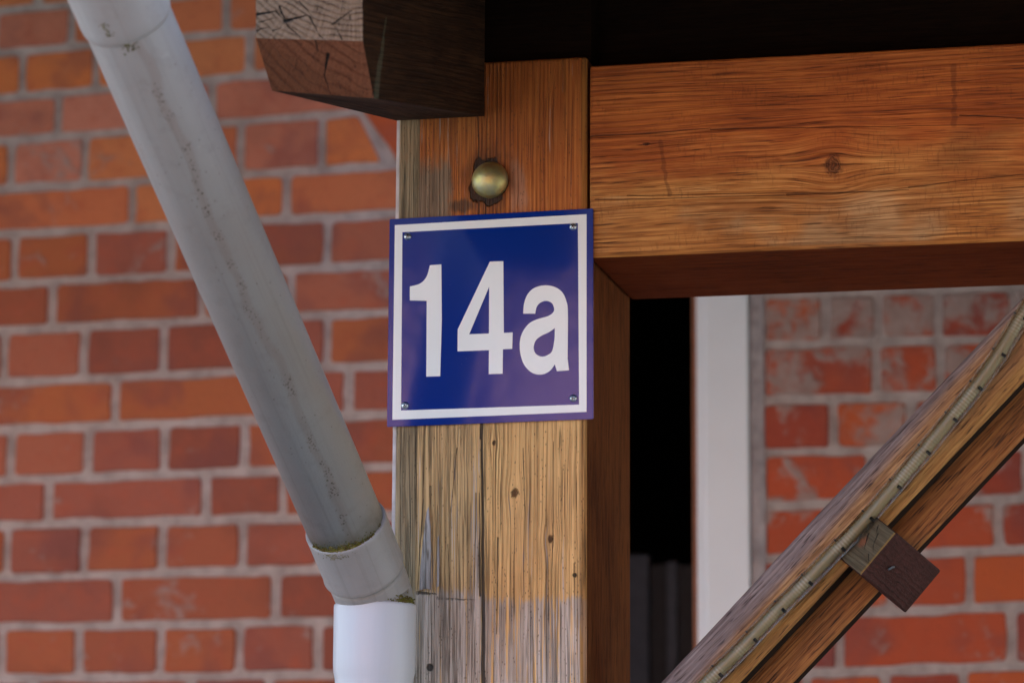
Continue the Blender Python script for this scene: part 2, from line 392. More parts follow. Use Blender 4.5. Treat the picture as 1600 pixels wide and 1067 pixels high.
df.box((xa + .018, WY - .012, -2.1), (xb, WY + .09, .598), .003); df.box((xa + .004, WY - .004, -2.1), (xa + .0178, WY + .09, .598), .002); df.box((XJ + .002, WY - .012, -2.1), (XJ + .08, WY + .09, .598), .003)
df.box((XJ + .08, WY - .012, .53), (xa + .004, WY + .09, .598), .003); df.build('door_frame', M_white, house)
pr = MB(); pr.box((xb + .0005, WY - .004, -2.1), (XR + .004, WY + .05, .598), .003, cuts=6, jit=.0015); pr.build('plaster_edge', M_plas, house)
stp = MB(); stp.box((xa - .003, WY + .0, -2.1), (xa + .0038, WY + .09, .529)); stp.build('brown_edge', plain('brown_strip', srgb(150, 96, 70), .7), house)  # narrow brown strip along the frame's left edge
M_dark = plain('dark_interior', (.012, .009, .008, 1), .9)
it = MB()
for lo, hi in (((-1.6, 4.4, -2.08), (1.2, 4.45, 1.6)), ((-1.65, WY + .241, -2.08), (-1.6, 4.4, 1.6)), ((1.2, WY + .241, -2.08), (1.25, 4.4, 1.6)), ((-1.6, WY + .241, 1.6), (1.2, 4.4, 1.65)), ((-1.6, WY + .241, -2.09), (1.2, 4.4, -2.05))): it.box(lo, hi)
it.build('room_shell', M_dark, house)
M_panel = plain('slate_blue_panel', (.075, .098, .13, 1), .6); M_panel2 = plain('dark_grey_panel', (.034, .037, .043, 1), .7)
x0, x1, x2, x3 = [onY(q, 950, 2.1).x for q in (940, 1014, 1040, 1110)]; zt = onY(1030, 876, 2.1).z
pn = MB(); pn.box((x0, 2.1, -2.05), (x1, 2.13, zt + .012), .004); pn.box((x2, 2.108, -2.05), (x2 + .018, 2.13, zt), .003)
pn.build('screen_panel', M_panel, house)
pn = MB(); pn.box((x1, 2.112, -2.05), (x2, 2.135, zt - .004), .003); pn.box((x2 + .018, 2.112, -2.05), (x3, 2.135, zt - .006), .003); pn.build('screen_infill', M_panel2, house)
# upper walls' plate and the main roof
M_tile = plain('clay_roof_tiles', srgb(140, 70, 50), .8, var=.3)
rf = MB(); rf.add([(-3.9, WY - .45, 2.85), (3.9, WY - .45, 2.85), (3.9, 5.2, 5.2), (-3.9, 5.2, 5.2), (-3.9, WY - .45, 2.95), (3.9, WY - .45, 2.95), (3.9, 5.2, 5.3), (-3.9, 5.2, 5.3)],
                  [(0, 1, 2, 3), (4, 5, 6, 7), (0, 1, 5, 4), (1, 2, 6, 5), (2, 3, 7, 6), (3, 0, 4, 7)])
rf.add([(-3.9, 5.2, 5.2), (3.9, 5.2, 5.2), (3.9, 9.3, 2.85), (-3.9, 9.3, 2.85), (-3.9, 5.2, 5.3), (3.9, 5.2, 5.3), (3.9, 9.3, 2.95), (-3.9, 9.3, 2.95)],
       [(0, 1, 2, 3), (4, 5, 6, 7), (0, 1, 5, 4), (1, 2, 6, 5), (2, 3, 7, 6), (3, 0, 4, 7)])
rf.build('roof', M_tile, house)
sdw = MB()
for x in (-3.4, 3.2): sdw.box((x, WY + .241, -2.1), (x + .2, 9, 2.84), tc=None)
sdw.box((-3.4, 9.0, -2.1), (3.4, 9.2, 2.84)); sdw.build('side_wall', M_mortar, house)

# ================================================================== POST
def post_pal(g, c):
    tan = r3(g, c['grain'], (106, 76, 42), (196, 150, 94), (230, 186, 122), 1.3)
    org = r3(g, c['grain'], (88, 40, 12), (154, 82, 32), (194, 120, 54), 1.25)
    gry = r3(g, c['grain'], (84, 68, 54), (164, 148, 134), (214, 200, 190), 1.2)
    u, v = c['u'], c['v']
    # warm right-hand lamella, duller left-hand one
    dull = g.mix(.45, tan, r3(g, c['mid'], (100, 82, 58), (164, 140, 104), (194, 168, 130), 1.15))
    tan = g.mix(g.st(u, -.125, -.095), dull, tan)
    col = g.mix(g.st(g.m('MULTIPLY_ADD', c['blotch'], .04, v), .215, .235), tan, org)
    # greying: ragged vertical streaks, denser towards the foot, with a broken start along an old board line
    rag = g.noise(g.xyz(g.mul(c['ug'], 170.0), g.mul(v, 4.0), 4.0), 1.0, 4, .65)
    rag2 = g.noise(g.xyz(g.mul(c['ug'], 420.0), g.mul(v, 9.0), 8.0), 1.0, 3, .6)
    lvl = g.m('MULTIPLY_ADD', g.st(g.m('MULTIPLY_ADD', rag2, .07, g.m('MULTIPLY_ADD', rag, .15, g.sub(v, .085))), -.132, -.156), .115, g.m('MULTIPLY_ADD', g.st(v, .08, -.25), .08, g.m('MULTIPLY_ADD', g.st(u, -.095, -.125), .045, -.015)))
    gmask = g.st(g.add(g.m('MULTIPLY_ADD', rag2, .35, g.mul(rag, .65)), lvl), .615, .655)
    # weathered strip down the left arris and bare patches above the plate
    strip = g.st(u, -.1765, -.1785)
    gs = r3(g, c['grain'], (82, 66, 44), (132, 112, 82), (170, 150, 118))
    pa = g.noise(g.xyz(g.mul(u, 40.0), g.mul(v, 14.0), 2.0), 1.0, 4, .6)
    pe = g.m('MULTIPLY_ADD', pa, .05, 0.0)
    patch1 = g.mul(g.mul(g.st(g.add(u, pe), -.115, -.122), g.st(g.add(v, g.mul(pe, 2.0)), .345, .315)), g.st(v, .2, .22))
    patch2 = g.mul(g.mul(g.st(pa, .45, .6), g.mul(g.st(u, -.085, -.078), g.st(u, -.055, -.068))), g.mul(g.st(v, .20, .23), g.st(v, .30, .27)))
    col = g.mix(g.mul(gmask, .88), col, gry)
    col = g.mix(g.mul(patch1, .95), col, r3(g, c['grain'], (58, 44, 32), (104, 84, 64), (140, 118, 94), 1.4))
    col = g.mix(g.mul(patch2, .6), col, r3(g, c['grain'], (98, 66, 46), (150, 108, 84), (176, 136, 112), 1.3))
    col = g.mix(g.mul(strip, .9), col, gs)
    col = g.mix(g.mul(g.seg(g.m('MULTIPLY_ADD', c['mid'], .001, u), v, (-.1772, .40), (-.1772, .20), .0009), .7), col, srgb(48, 32, 20))
    # amber stain left along the right arris
    col = g.mix(g.mul(g.st(u, -.0085, -.004), .75), col, r3(g, c['grain'], (70, 42, 12), (130, 84, 28), (168, 112, 44)))
    # mildew specks
    sp = g.st(g.vor(g.xyz(g.mul(u, 420.0), g.mul(v, 170.0), 0.0), 1.0), .27, .13)
    sp = g.mul(sp, g.st(g.noise(g.xyz(g.mul(c['ug'], 190.0), g.mul(v, 9.0), 1.0), 1.0, 2), .5, .58))
    col = g.mix(g.mul(sp, .65), col, srgb(78, 58, 38))
    return col
def sx(px, py): p = onY(px, py, 0); return p.x, p.z
def post_custom(g, c, col, h):
    u, v = c['u'], c['v']
    wob = g.m('MULTIPLY_ADD', g.noise(g.xyz(0.0, g.mul(v, 14.0), 0.0), 1.0, 2), .004, -.002)
    us = g.add(u, wob); a = sx(745, 200); b = sx(752, 700); d = sx(757, 1064)
    m1 = g.seg(us, v, (b[0], b[1] + .01), (a[0], .40), .0012); m2 = g.seg(us, v, (d[0], d[1] - .08), (b[0], b[1] + .1), .0024)
    m3 = g.seg(us, v, sx(750, 930), sx(749, 770), .0009)
    mk = g.mx(m1, g.mx(m2, m3))
    us2 = g.m('MULTIPLY_ADD', c['fine'], .0022, g.m('MULTIPLY_ADD', wob, .8, g.sub(u, .0011)))
    brk = g.m('MULTIPLY_ADD', g.st(c['mid'], .38, .56), .65, .2)
    for p, q, w2 in (((664, 662), (661, 780), .0009), ((673, 760), (677, 925), .0012), ((661, 780), (652, 930), .0007), ((665, 845), (660, 922), .0007),
                     ((778, 840), (776, 990), .0008), ((684, 790), (688, 925), .0006), ((651, 665), (650, 900), .0009), ((700, 850), (703, 925), .0005),
                     ((866, 690), (862, 950), .0005), ((818, 700), (822, 900), .0005), ((897, 880), (899, 980), .0006), ((744, 770), (738, 1067), .0006), ((640, 680), (641, 900), .0005), ((715, 700), (700, 840), .0005)):
        mk = g.mx(mk, g.mul(g.mx(g.seg(us2, v, sx(*p), sx(*q), w2), g.seg(us2, v, sx((p[0] + q[0]) / 2, (p[1] + q[1]) / 2), sx(*p), w2 * .8)), brk))
    cn2 = g.noise(g.xyz(g.mul(c['ug'], 230.0), g.mul(v, 3.2), 31.0), 1.0, 3, .6)
    thin = g.mul(g.st(g.m('ABSOLUTE', g.sub(cn2, .5)), .03, .006), g.m('MULTIPLY_ADD', g.st(u, -.07, -.12), .40, .12))
    col = g.mix(g.mul(g.mul(thin, g.st(v, .23, .2)), .9), col, srgb(74, 56, 38)); h = g.m('MULTIPLY_ADD', thin, -.8, h)
    ha = sx(672, 1042); hb = sx(898, 898); hc = sx(652, 923); hd = sx(682, 925)
    for q, r in ((ha, .0036), (hb, .0022)):
        dx = g.sub(u, q[0]); dy = g.sub(v, q[1]); rr = g.m('SQRT', g.add(g.mul(dx, dx), g.mul(dy, dy)))
        mk = g.mx(mk, g.st(rr, r * 1.2, r * .7))
    # gouged wood round the bolt
    q = sx(765, 282); dx = g.sub(u, q[0]); dy = g.sub(v, q[1]); rr = g.m('SQRT', g.add(g.mul(dx, dx), g.mul(g.mul(dy, dy), .62)))
    rn = g.m('MULTIPLY_ADD', g.noise(g.xyz(g.mul(u, 75.0), g.mul(v, 40.0), 0.0), 1.0, 2), .026, g.m('MULTIPLY_ADD', g.st(dx, 0.0, -.02), -.002, rr))
    go = g.st(rn, .0325, .0300); halo = g.st(rn, .048, .030)
    col = g.mix(g.mul(halo, .55), col, srgb(78, 40, 18))
    # dark knotty patch left of the bolt foot
    q = sx(722, 322); dx = g.m('DIVIDE', g.sub(u, q[0]), .018); dy = g.m('DIVIDE', g.sub(v, q[1]), .010); r2 = g.m('MULTIPLY_ADD', c['mid'], .9, g.m('SQRT', g.add(g.mul(dx, dx), g.mul(dy, dy))))
    kp = g.st(r2, 1.4, .9)
    col = g.mix(g.mul(kp, .8), col, r3(g, c['fine'], (34, 22, 14), (66, 48, 34), (104, 86, 66)))
    mk = g.mx(mk, g.mul(go, .95))
    # splintered ledge where the surface layer has broken away
    led = g.seg(g.add(u, 0.0), g.m('MULTIPLY_ADD', c['fine'], .003, v), hc, hd, .0017); led2 = g.seg(u, g.m('MULTIPLY_ADD', c['mid'], .006, v), sx(684, 930), sx(742, 932), .0013)
    mk = g.mx(mk, g.mul(g.mx(g.mul(led, .9), g.mul(led2, .5)), g.st(c['mid'], .38, .55)))
    col = g.mix(g.mul(mk, .9), col, srgb(32, 23, 16)); h = g.m('MULTIPLY_ADD', mk, -2.2, h)
    return col, h
kn = [(*sx(804, 770), .0042, .0055), (*sx(860, 842), .0034, .0042), (*sx(772, 692), .002, .003)]
M_post = wood('weathered_glulam', post_pal, kn, seams=(-.110,), custom=post_custom, ring=.0048, bmp=.0022, crack=.7, lowv=.6, bandv=.5, ringamt=.26, fs=.26, fu=1.2)
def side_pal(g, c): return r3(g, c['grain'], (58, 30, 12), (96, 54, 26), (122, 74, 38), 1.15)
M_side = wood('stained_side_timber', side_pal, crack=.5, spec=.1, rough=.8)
post = empty('timber_post', (-.1, .12, -2.1), 'square weathered glulam post carrying the blue number plate', 'post')
pb = MB()
pb.box((-.2, 0, -2.08), (0, .24, .3855), .0045, 3, cuts=0, tc=lambda p: (p.x, p.z, p.y))
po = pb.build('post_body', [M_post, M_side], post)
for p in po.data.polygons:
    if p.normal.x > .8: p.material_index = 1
at = po.data.attributes['tc']    # the side face gets its own grain coordinates
for p in po.data.polygons:
    if p.normal.x > .8 or p.normal.x < -.8: pass
def side_uv(o):
    g = None
M_side.name = 'stained_side_timber'
wt = MB()
wt.box((-.2042, .004, -2.08), (-.2003, .20, .333), .0008, cuts=10, jit=.0009, tc=lambda p: (p.y, p.z, p.x))
M_pw = plain('flaking_white_paint', srgb(206, 198, 196), .6, var=.18, sc_=60)
wt.build('edge_trim', M_pw, post)
# bolt head
M_bolt = None
g = G('yellow_zinc'); a = g.attr().outputs['Vector']; n = g.noise(a, 60.0, 4); n2 = g.noise(a, 400.0, 4)
c = g.ramp(n, [(.3, srgb(172, 166, 140)), (.55, srgb(196, 184, 120)), (.7, srgb(186, 150, 96))]); g.bump(n2, .0003)
M_bolt = g.out(c, g.m('MULTIPLY_ADD', n2, .3, .3), .5, .85)
bo = MB(); c0 = onY(766, 282, 0); prof = [(.0, -.0140), (.004, -.0137), (.008, -.0126), (.012, -.0106), (.0155, -.0077), (.018, -.004), (.0192, -.0005), (.0190, .003)]
N_ = 40; V = []; F = []
for r, y in prof:
    for k in range(N_): q = 2 * math.pi * k / N_; V.append((c0.x + max(r, .0001) * math.cos(q), y - .002, c0.z + max(r, .0001) * math.sin(q)))
for i in range(len(prof) - 1):
    for k in range(N_): F.append((i * N_ + k, i * N_ + (k + 1) % N_, (i + 1) * N_ + (k + 1) % N_, (i + 1) * N_ + k))
bo.add(V, F, smooth=True); o = bo.build('bolt_head', M_bolt, post); tag(o, 'domed yellowish zinc bolt head sunk in gouged wood')
# splintered flakes standing proud on the left lamella
fl = MB()
for (pts, th) in ((((667, 800), (670, 792), (673, 822), (674, 860), (673, 921), (666, 919), (656, 922), (657, 890), (661, 850)), .0020), (((684, 840), (686, 836), (687, 880), (686, 915), (683, 917)), .0010)):
    w0 = [onY(x, y, 0) for x, y in pts]; n = len(w0)
    V = [(p.x, -th, p.z) for p in w0] + [(p.x, .0005, p.z) for p in w0]
    fl.add(V, [list(range(n))] + [[i, (i + 1) % n, n + (i + 1) % n, n + i] for i in range(n)], tc=lambda p: (p.x, p.z, p.y + 2))
def flake_pal(g, c): return r3(g, c['grain'], (92, 82, 72), (146, 136, 128), (186, 178, 176))
fl.build('splinter', wood('bleached_splinter', flake_pal, bmp=.001), post)

# ================================================================== BEAM
BZ0, BZ1 = .1735, .3755
zs = lambda px, py: onY(px, py, 0).z
s1 = (zs(920, 213) + zs(1400, 198)) / 2; s2 = (zs(930, 311) + zs(1400, 282)) / 2
def beam_pal(g, c):
    u, v = c['u'], c['v']      # u = height, v = along X
    org = r3(g, c['grain'], (78, 34, 12), (152, 76, 28), (200, 116, 50), 1.28)
    tan = r3(g, c['grain'], (76, 44, 18), (164, 102, 46), (220, 160, 88), 1.15)
    f = g.m('MULTIPLY_ADD', c['blotch'], .12, g.m('MULTIPLY_ADD', u, -1.0, .0))
    col = g.mix(g.st(f, -.235, -.165), org, tan)
    gm = g.mul(g.st(g.m('MULTIPLY_ADD', c['blotch'], .08, g.m('MULTIPLY_ADD', c['mid'], .05, g.mul(u, -1.0))), -.175, -.135), g.st(g.noise(g.xyz(g.mul(u, 9.0), g.mul(v, 9.0), 3.0), 1.0, 3), .42, .6))
    col = g.mix(g.mul(gm, .8), col, r3(g, c['grain'], (84, 58, 34), (158, 124, 84), (206, 172, 126), 1.2))
    # saw texture: short ticks across the grain
    tk = g.noise(g.xyz(g.mul(u, 90.0), g.mul(v, 300.0), 0.0), 1.0, 2, .6)
    tk = g.mul(g.st(tk, .52, .66), g.st(g.noise(g.xyz(g.mul(u, 25.0), g.mul(v, 12.0), 5.0), 1.0, 2), .45, .6))
    col = g.mix(g.mul(tk, .26), col, srgb(90, 46, 18))
    # dark drip-stain crossing the right end
    a = sx(1590, 160); b = sx(1440, 330)
    stn = g.seg(g.m('MULTIPLY_ADD', c['blotch'], .03, v), u, (a[0] + .03, a[1] + .02), (b[0], b[1]), .034)
    col = g.mix(g.mul(g.mul(stn, g.st(c['blotch'], .4, .65)), .3), col, srgb(70, 36, 16))
    return col
def beam_custom(g, c, col, h):
    u, v = c['u'], c['v']; mk = None
    lines = [((918, 214), (1110, 200), .0009), ((1110, 202), (1600, 193), .0005), ((930, 312), (1230, 304), .0006), ((1230, 304), (1420, 296), .0011), ((1420, 292), (1640, 268), .0006),
             ((1500, 180), (1640, 187), .0007), ((980, 305), (1300, 300), .0005)]
    for p, q, w2 in lines:
        a = sx(*p); b = sx(*q); s_ = g.seg(v, g.m('MULTIPLY_ADD', c['blotch'], .004, g.sub(u, .002)), a, b, w2); mk = s_ if mk is None else g.mx(mk, s_)
    col = g.mix(g.mul(mk, .6), col, srgb(60, 30, 14)); h = g.m('MULTIPLY_ADD', mk, -1.4, h)
    gl = None     # glued finger joints: soft reddish marks
    for p, q, w2 in (((1490, 104), (1491, 194), .0026), ((1032, 222), (1037, 262), .0022), ((1037, 262), (1046, 304), .002)):
        a = sx(*p); b = sx(*q); vj = g.add(v, g.m('MULTIPLY_ADD', g.noise(g.xyz(g.mul(u, 90.0), 0.0, 0.0), 1.0, 2), .008, -.004))
        # constant width mark: two overlapping tapers
        s_ = g.mx(g.seg(vj, u, a, b, w2 * 1.3), g.seg(vj, u, b, a, w2 * 1.3)); gl = s_ if gl is None else g.mx(gl, s_)
    col = g.mix(g.mul(gl, .42), col, srgb(84, 34, 16))
    col = g.mix(g.mul(g.st(u, BZ0 + .006, BZ0 + .003), .8), col, r3(g, c['grain'], (84, 46, 14), (150, 92, 34), (180, 120, 52), 1.2))
    return col, h
kz = sx(1302, 258)
M_beam = wood('stained_glulam', beam_pal, [(kz[1], kz[0], .0125, .0095), (sx(1010, 225)[1], sx(1010, 225)[0], .0018, .004)], seams=(s2, s1), custom=beam_custom, ring=.0058, warp=.02, bmp=.0010, crack=.3, ringamt=.34, fs=.7, fib=1.0, fu=1.7)
beam = empty('porch_beam', (0, .12, .2745), 'thick stained timber beam running right from the post', 'beam')
bb = MB(); bb.box((.0022, .001, BZ0), (3.2, .235, BZ1), .0035, 3, tc=lambda p: (p.z, p.x, p.y))
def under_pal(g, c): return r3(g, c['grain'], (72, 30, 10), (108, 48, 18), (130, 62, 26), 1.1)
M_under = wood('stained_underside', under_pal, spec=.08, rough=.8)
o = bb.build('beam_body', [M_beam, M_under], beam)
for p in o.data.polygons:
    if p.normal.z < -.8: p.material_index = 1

# ================================================================== PORCH ROOF
XRR, XRL = -.10855, -.20256
SL = (onX(584, 154, XRR).z - onY(757, 182, 0).z) / onX(584, 154, XRR).y     # slope of the rafter's soffit
def dark_pal(g, c): return r3(g, c['grain'], (24, 15, 9), (48, 30, 18), (78, 52, 33), 1.0)
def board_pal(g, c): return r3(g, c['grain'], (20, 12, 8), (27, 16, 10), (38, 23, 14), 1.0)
def raf_custom(g, c, col, h):
    # pale green-grey run of algae down the cheek
    u, v, w_ = c['u'], c['v'], c['w']
    n = g.noise(g.xyz(g.mul(u, 30.0), g.mul(v, 120.0), 0.0), 1.0, 3)
    a_ = onX(603, 30, XRR); b_ = onX(587, 158, XRR); a = (a_.z - SL * a_.y, a_.y); b = (b_.z - SL * b_.y, b_.y)
    s_ = g.mul(g.seg(u, g.m('MULTIPLY_ADD', n, .016, g.sub(v, .008)), b, a, .009), g.st(w_, -.12, -.110))
    col = g.mix(g.mul(s_, .5), col, srgb(96, 98, 80, 1.0)); return col, h
M_raf = wood('dark_stained_rafter', dark_pal, custom=raf_custom, crack=.6, spec=.12, rough=.8, fs=.6)
A = [None, onX(567, 65, XRR), onX(584, 154, XRR)]; B = [None, onX(400, 60, XRL), onX(425, 142, XRL)]
A[0] = A[1] + Vector((0, -.004, .05)); B[0] = B[1] + Vector((0, -.004, .05))
RC = (XRL + .088, .395)      # pith (X, Z)
def segs_px(lst): return [((onY(x0, y0, -.482).x, onY(x0, y0, -.482).z), (onY(x1, y1, -.482).x, onY(x1, y1, -.482).z), w2) for x0, y0, x1, y1, w2 in lst]
def endgrain(name, dark, mid_, light, lst, pith, yp, k=1.0, ringw=.0052, rk=1.0):
    g = G(name); o = g.sep(g.attr().outputs['Vector']); x, y, z = o[2], o[1], g.m('MULTIPLY_ADD', o[1], SL, o[0])
    dx = g.sub(x, pith[0]); dz = g.sub(z, pith[1])
    nz = g.noise(g.xyz(g.mul(x, 40.0), g.mul(z, 40.0), 0.0), 1.0, 3)
    r = g.m('MULTIPLY_ADD', nz, .009, g.m('SQRT', g.add(g.mul(dx, dx), g.mul(dz, dz))))
    sw = g.m('MULTIPLY_ADD', g.m('SINE', g.mul(r, 6.2832 / ringw)), .5, .5); sw = g.m('POWER', sw, 3.5)
    fi = g.noise(g.xyz(g.mul(x, 500.0), g.mul(z, 500.0), 0.0), 1.0, 4, .6)
    ang = g.m('ARCTAN2', dx, dz)
    rad = g.noise(g.xyz(g.mul(ang, 70.0), g.mul(r, 14.0), 0.0), 1.0, 3, .6)
    f = g.m('MULTIPLY_ADD', g.mul(sw, g.st(nz, .3, .65)), -.30 * rk, g.m('MULTIPLY_ADD', fi, .4, g.m('MULTIPLY_ADD', rad, .5 * rk, .16 + .2 * (1 - rk))))
    col = r3(g, f, dark, mid_, light, k)
    rc = g.mul(g.st(g.m('ABSOLUTE', g.sub(g.noise(g.xyz(g.mul(ang, 26.0), g.mul(r, 30.0), 7.0), 1.0, 1), .5)), .014, .003), g.st(g.noise(g.xyz(g.mul(x, 60.0), g.mul(z, 60.0), 3.0), 1.0, 2), .52, .6))
    mk = g.mul(rc, .8 * rk)
    wob = g.m('MULTIPLY_ADD', g.noise(g.xyz(g.mul(x, 120.0), g.mul(z, 120.0), 5.0), 1.0, 2), .0026, -.0013)
    xw = g.add(x, wob); zw = g.sub(z, wob)
    for x0, y0, x1, y1, w2 in lst:
        a = onY(x0, y0, yp); b = onY(x1, y1, yp); mk = g.mx(mk, g.seg(xw, zw, (a.x, a.z), (b.x, b.z), w2))
    col = g.mix(g.mul(mk, .95), col, srgb(22, 16, 12)); g.bump(g.m('MULTIPLY_ADD', mk, -2.0, g.m('MULTIPLY_ADD', sw, .5, rad)), .0016)
    return g.out(col, .8, .2)
crk = [(402, 29, 434, 21, .0014), (448, 36, 482, 25, .0016), (434, 21, 446, 34, .0008), (440, 14, 452, 44, .0009), (484, 27, 499, 56, .0007), (518, 38, 548, 14, .0008), (403, 53, 424, 46, .0008),
       (499, 56, 507, 62, .0006), (430, 52, 442, 46, .0007), (470, 5, 488, 26, .0006), (532, 60, 522, 40, .0006), (410, 40, 436, 30, .0006), (452, 44, 470, 58, .0007)]
M_end = endgrain('end_grain', (84, 66, 50), (140, 114, 90), (176, 148, 120), crk, RC, -.482, .82)
crk2 = [(504, 66, 506, 90, .0009), (520, 92, 507, 118, .0012), (507, 118, 508, 140, .0006), (440, 70, 446, 76, .0008)]
M_cham = endgrain('weathered_end_cut', (64, 36, 22), (122, 74, 50), (156, 102, 72), crk2, (XRL + .12, .36), -.455, .75, .0085, .5)
raf = empty('porch_rafter', (-.155, -.45, .25), 'heavy rafter end with cracked end grain jutting out over the post', 'rafter')
rb = MB()
TOPH = .185
def zb(y): return onY(757, 182, 0).z + SL * y
yE = .0
pr_r = [(A[2].y, A[2].z), (A[1].y, A[1].z), (A[1].y - .012, A[1].z + .15)]
pr_l = [(B[2].y, B[2].z), (B[1].y, B[1].z), (B[1].y - .012, B[1].z + .15)]
# the far part runs beside the post head, cut back to the post's face
YC = -.001
def cut(pr):
    q = list(pr) + [(YC, zb(YC) + TOPH), (YC, zb(YC))]
    return q
pr_r, pr_l = cut(pr_r), cut(pr_l); n = len(pr_r)
LEAN = 0.0
V = [(XRR + 0, y, z) for i, (y, z) in enumerate(pr_r)] + [(XRL, y, z) for y, z in pr_l]
mats_r = [M_raf, M_end, M_cham]
def raf_tc(p): return (p.z - SL * p.y, p.y, p.x)
rb.add(V, [list(range(n))[::-1], [n + i for i in range(n)]], 0, tc=raf_tc)
for i in range(n):
    j = (i + 1) % n; e = 2 if i == 0 else 1 if i == 1 else 0
    vs = [V[i], V[j], V[n + j], V[n + i]]; rb.add(vs, [(0, 1, 2, 3)], e, tc=raf_tc)
bm = None
o = rb.build('rafter_body', mats_r, raf)
bmx = bmesh.new(); bmx.from_mesh(o.data); bmesh.ops.remove_doubles(bmx, verts=bmx.verts[:], dist=1e-5)
bmesh.ops.recalc_face_normals(bmx, faces=bmx.faces[:]); bmx.to_mesh(o.data); bmx.free()

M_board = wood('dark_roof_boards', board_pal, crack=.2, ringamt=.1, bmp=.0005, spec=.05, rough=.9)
zr = lambda y: zb(y) + TOPH
roof = empty('porch_roof', (1.5, .2, .6), 'dark boarded porch roof above the beam', 'roof')
rb2 = MB(); y0 = A[0].y - .004; k = 0; y = y0
while y < WY - .13:
    y2 = min(y + .12, WY - .012); sl = .0
    vs = []
    for yy in (y + .001, y2 - .001):
        for zz in (.001, .024): vs.append((-.25, yy, zr(yy) + zz)); vs.append((3.4, yy, zr(yy) + zz))
    rb2.add(vs, [(0, 1, 3, 2), (4, 6, 7, 5), (0, 2, 6, 4), (1, 5, 7, 3), (2, 3, 7, 6), (0, 4, 5, 1)], tc=lambda p, k=k: (p.y, p.x + k * 1.7, p.z)); y = y2; k += 1
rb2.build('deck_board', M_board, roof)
rt = MB(); ys = (y0 - .03, WY - .012); vs = []
for yy in ys:
    for zz in (.026, .05): vs.append((-.28, yy, zr(yy) + zz)); vs.append((3.45, yy, zr(yy) + zz))
rt.add(vs, [(0, 1, 3, 2), (4, 6, 7, 5), (0, 2, 6, 4), (1, 5, 7, 3), (2, 3, 7, 6), (0, 4, 5, 1)]); rt.build('roof_covering', M_tile, roof)
rr = MB()
for x in (.78, 1.68, 2.58):
    prr = [(-.45, zb(-.45)), (-.48, zb(-.48) + .05), (-.48, zr(-.48)), (WY - .012, zr(WY)), (WY - .012, zb(WY) + .055), (.0, BZ1 + .002), (-.02, zb(-.02))]; nn = len(prr)
    V = [(x, a, b) for a, b in prr] + [(x + .094, a, b) for a, b in prr]
    rr.add(V, [list(range(nn)), [nn + i for i in range(nn)]] + [[i, (i + 1) % nn, nn + (i + 1) % nn, nn + i] for i in range(nn)], tc=raf_tc)
# upright boards closing the space between beam and roof
rbl = MB()
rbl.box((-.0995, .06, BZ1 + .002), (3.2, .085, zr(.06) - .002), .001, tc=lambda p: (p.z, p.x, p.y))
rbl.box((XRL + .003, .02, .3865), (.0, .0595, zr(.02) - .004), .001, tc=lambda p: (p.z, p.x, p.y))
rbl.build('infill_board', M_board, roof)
fb = MB(); fb.box((XRR + .012, -.560, .365), (3.4, -.538, .50), .002, tc=lambda p: (p.z, p.x, p.y)); fb.build('shade_board', M_board, roof)  # board added above the frame to keep high sky light off the beam top
# ================================================================== MAIN EAVE AND GUTTER (above the frame; the downpipe drains it)
eave = empty('main_eave', (-1.8, .4, .8), 'boarded eave of the main roof with its gutter over the slanting downpipe', 'eave')
ze = lambda y: .60 + .30 * (y + .62)
eb = MB(); y = -.62; k = 0
while y < WY - .03:
    y2 = min(y + .14, WY - .006); vs = []
    for yy in (y + .001, y2 - .001):
        for zz in (0, .022): vs.append((-3.5, yy, ze(yy) + zz)); vs.append((-.30, yy, ze(yy) + zz))
    eb.add(vs, [(0, 1, 3, 2), (4, 6, 7, 5), (0, 2, 6, 4), (1, 5, 7, 3), (2, 3, 7, 6), (0, 4, 5, 1)], tc=lambda p, k=k: (p.y, p.x + k * 1.7, p.z)); y = y2; k += 1
eb.build('soffit_board', M_raf, eave)
et = MB(); vs = []
for yy in (-.66, WY - .006):
    for zz in (.024, .05): vs.append((-3.55, yy, ze(yy) + zz)); vs.append((-.29, yy, ze(yy) + zz))
et.add(vs, [(0, 1, 3, 2), (4, 6, 7, 5), (0, 2, 6, 4), (1, 5, 7, 3), (2, 3, 7, 6), (0, 4, 5, 1)]); et.build('roof_covering', M_tile, eave)
gt = MB(); V = []; F = []; NG = 14
for x in (-3.5, -.30):
    for rr_ in (.062, .0595):
        for k in range(NG + 1): q = math.pi * k / NG; V.append((x, -.69 - rr_ * math.cos(q), .60 - rr_ * math.sin(q)))
M1 = NG + 1
for k in range(NG): F += [(k, k + 1, 2 * M1 + k + 1, 2 * M1 + k), (M1 + k, M1 + k + 1, 3 * M1 + k + 1, 3 * M1 + k), (k, k + 1, M1 + k + 1, M1 + k), (2 * M1 + k, 2 * M1 + k + 1, 3 * M1 + k + 1, 3 * M1 + k)]
F += [(0, M1, 3 * M1, 2 * M1), (NG, M1 + NG, 3 * M1 + NG, 2 * M1 + NG)]
gt.add(V, F); gt.build('gutter', plain('grey_gutter', srgb(160, 160, 163), .4, var=.05), eave)

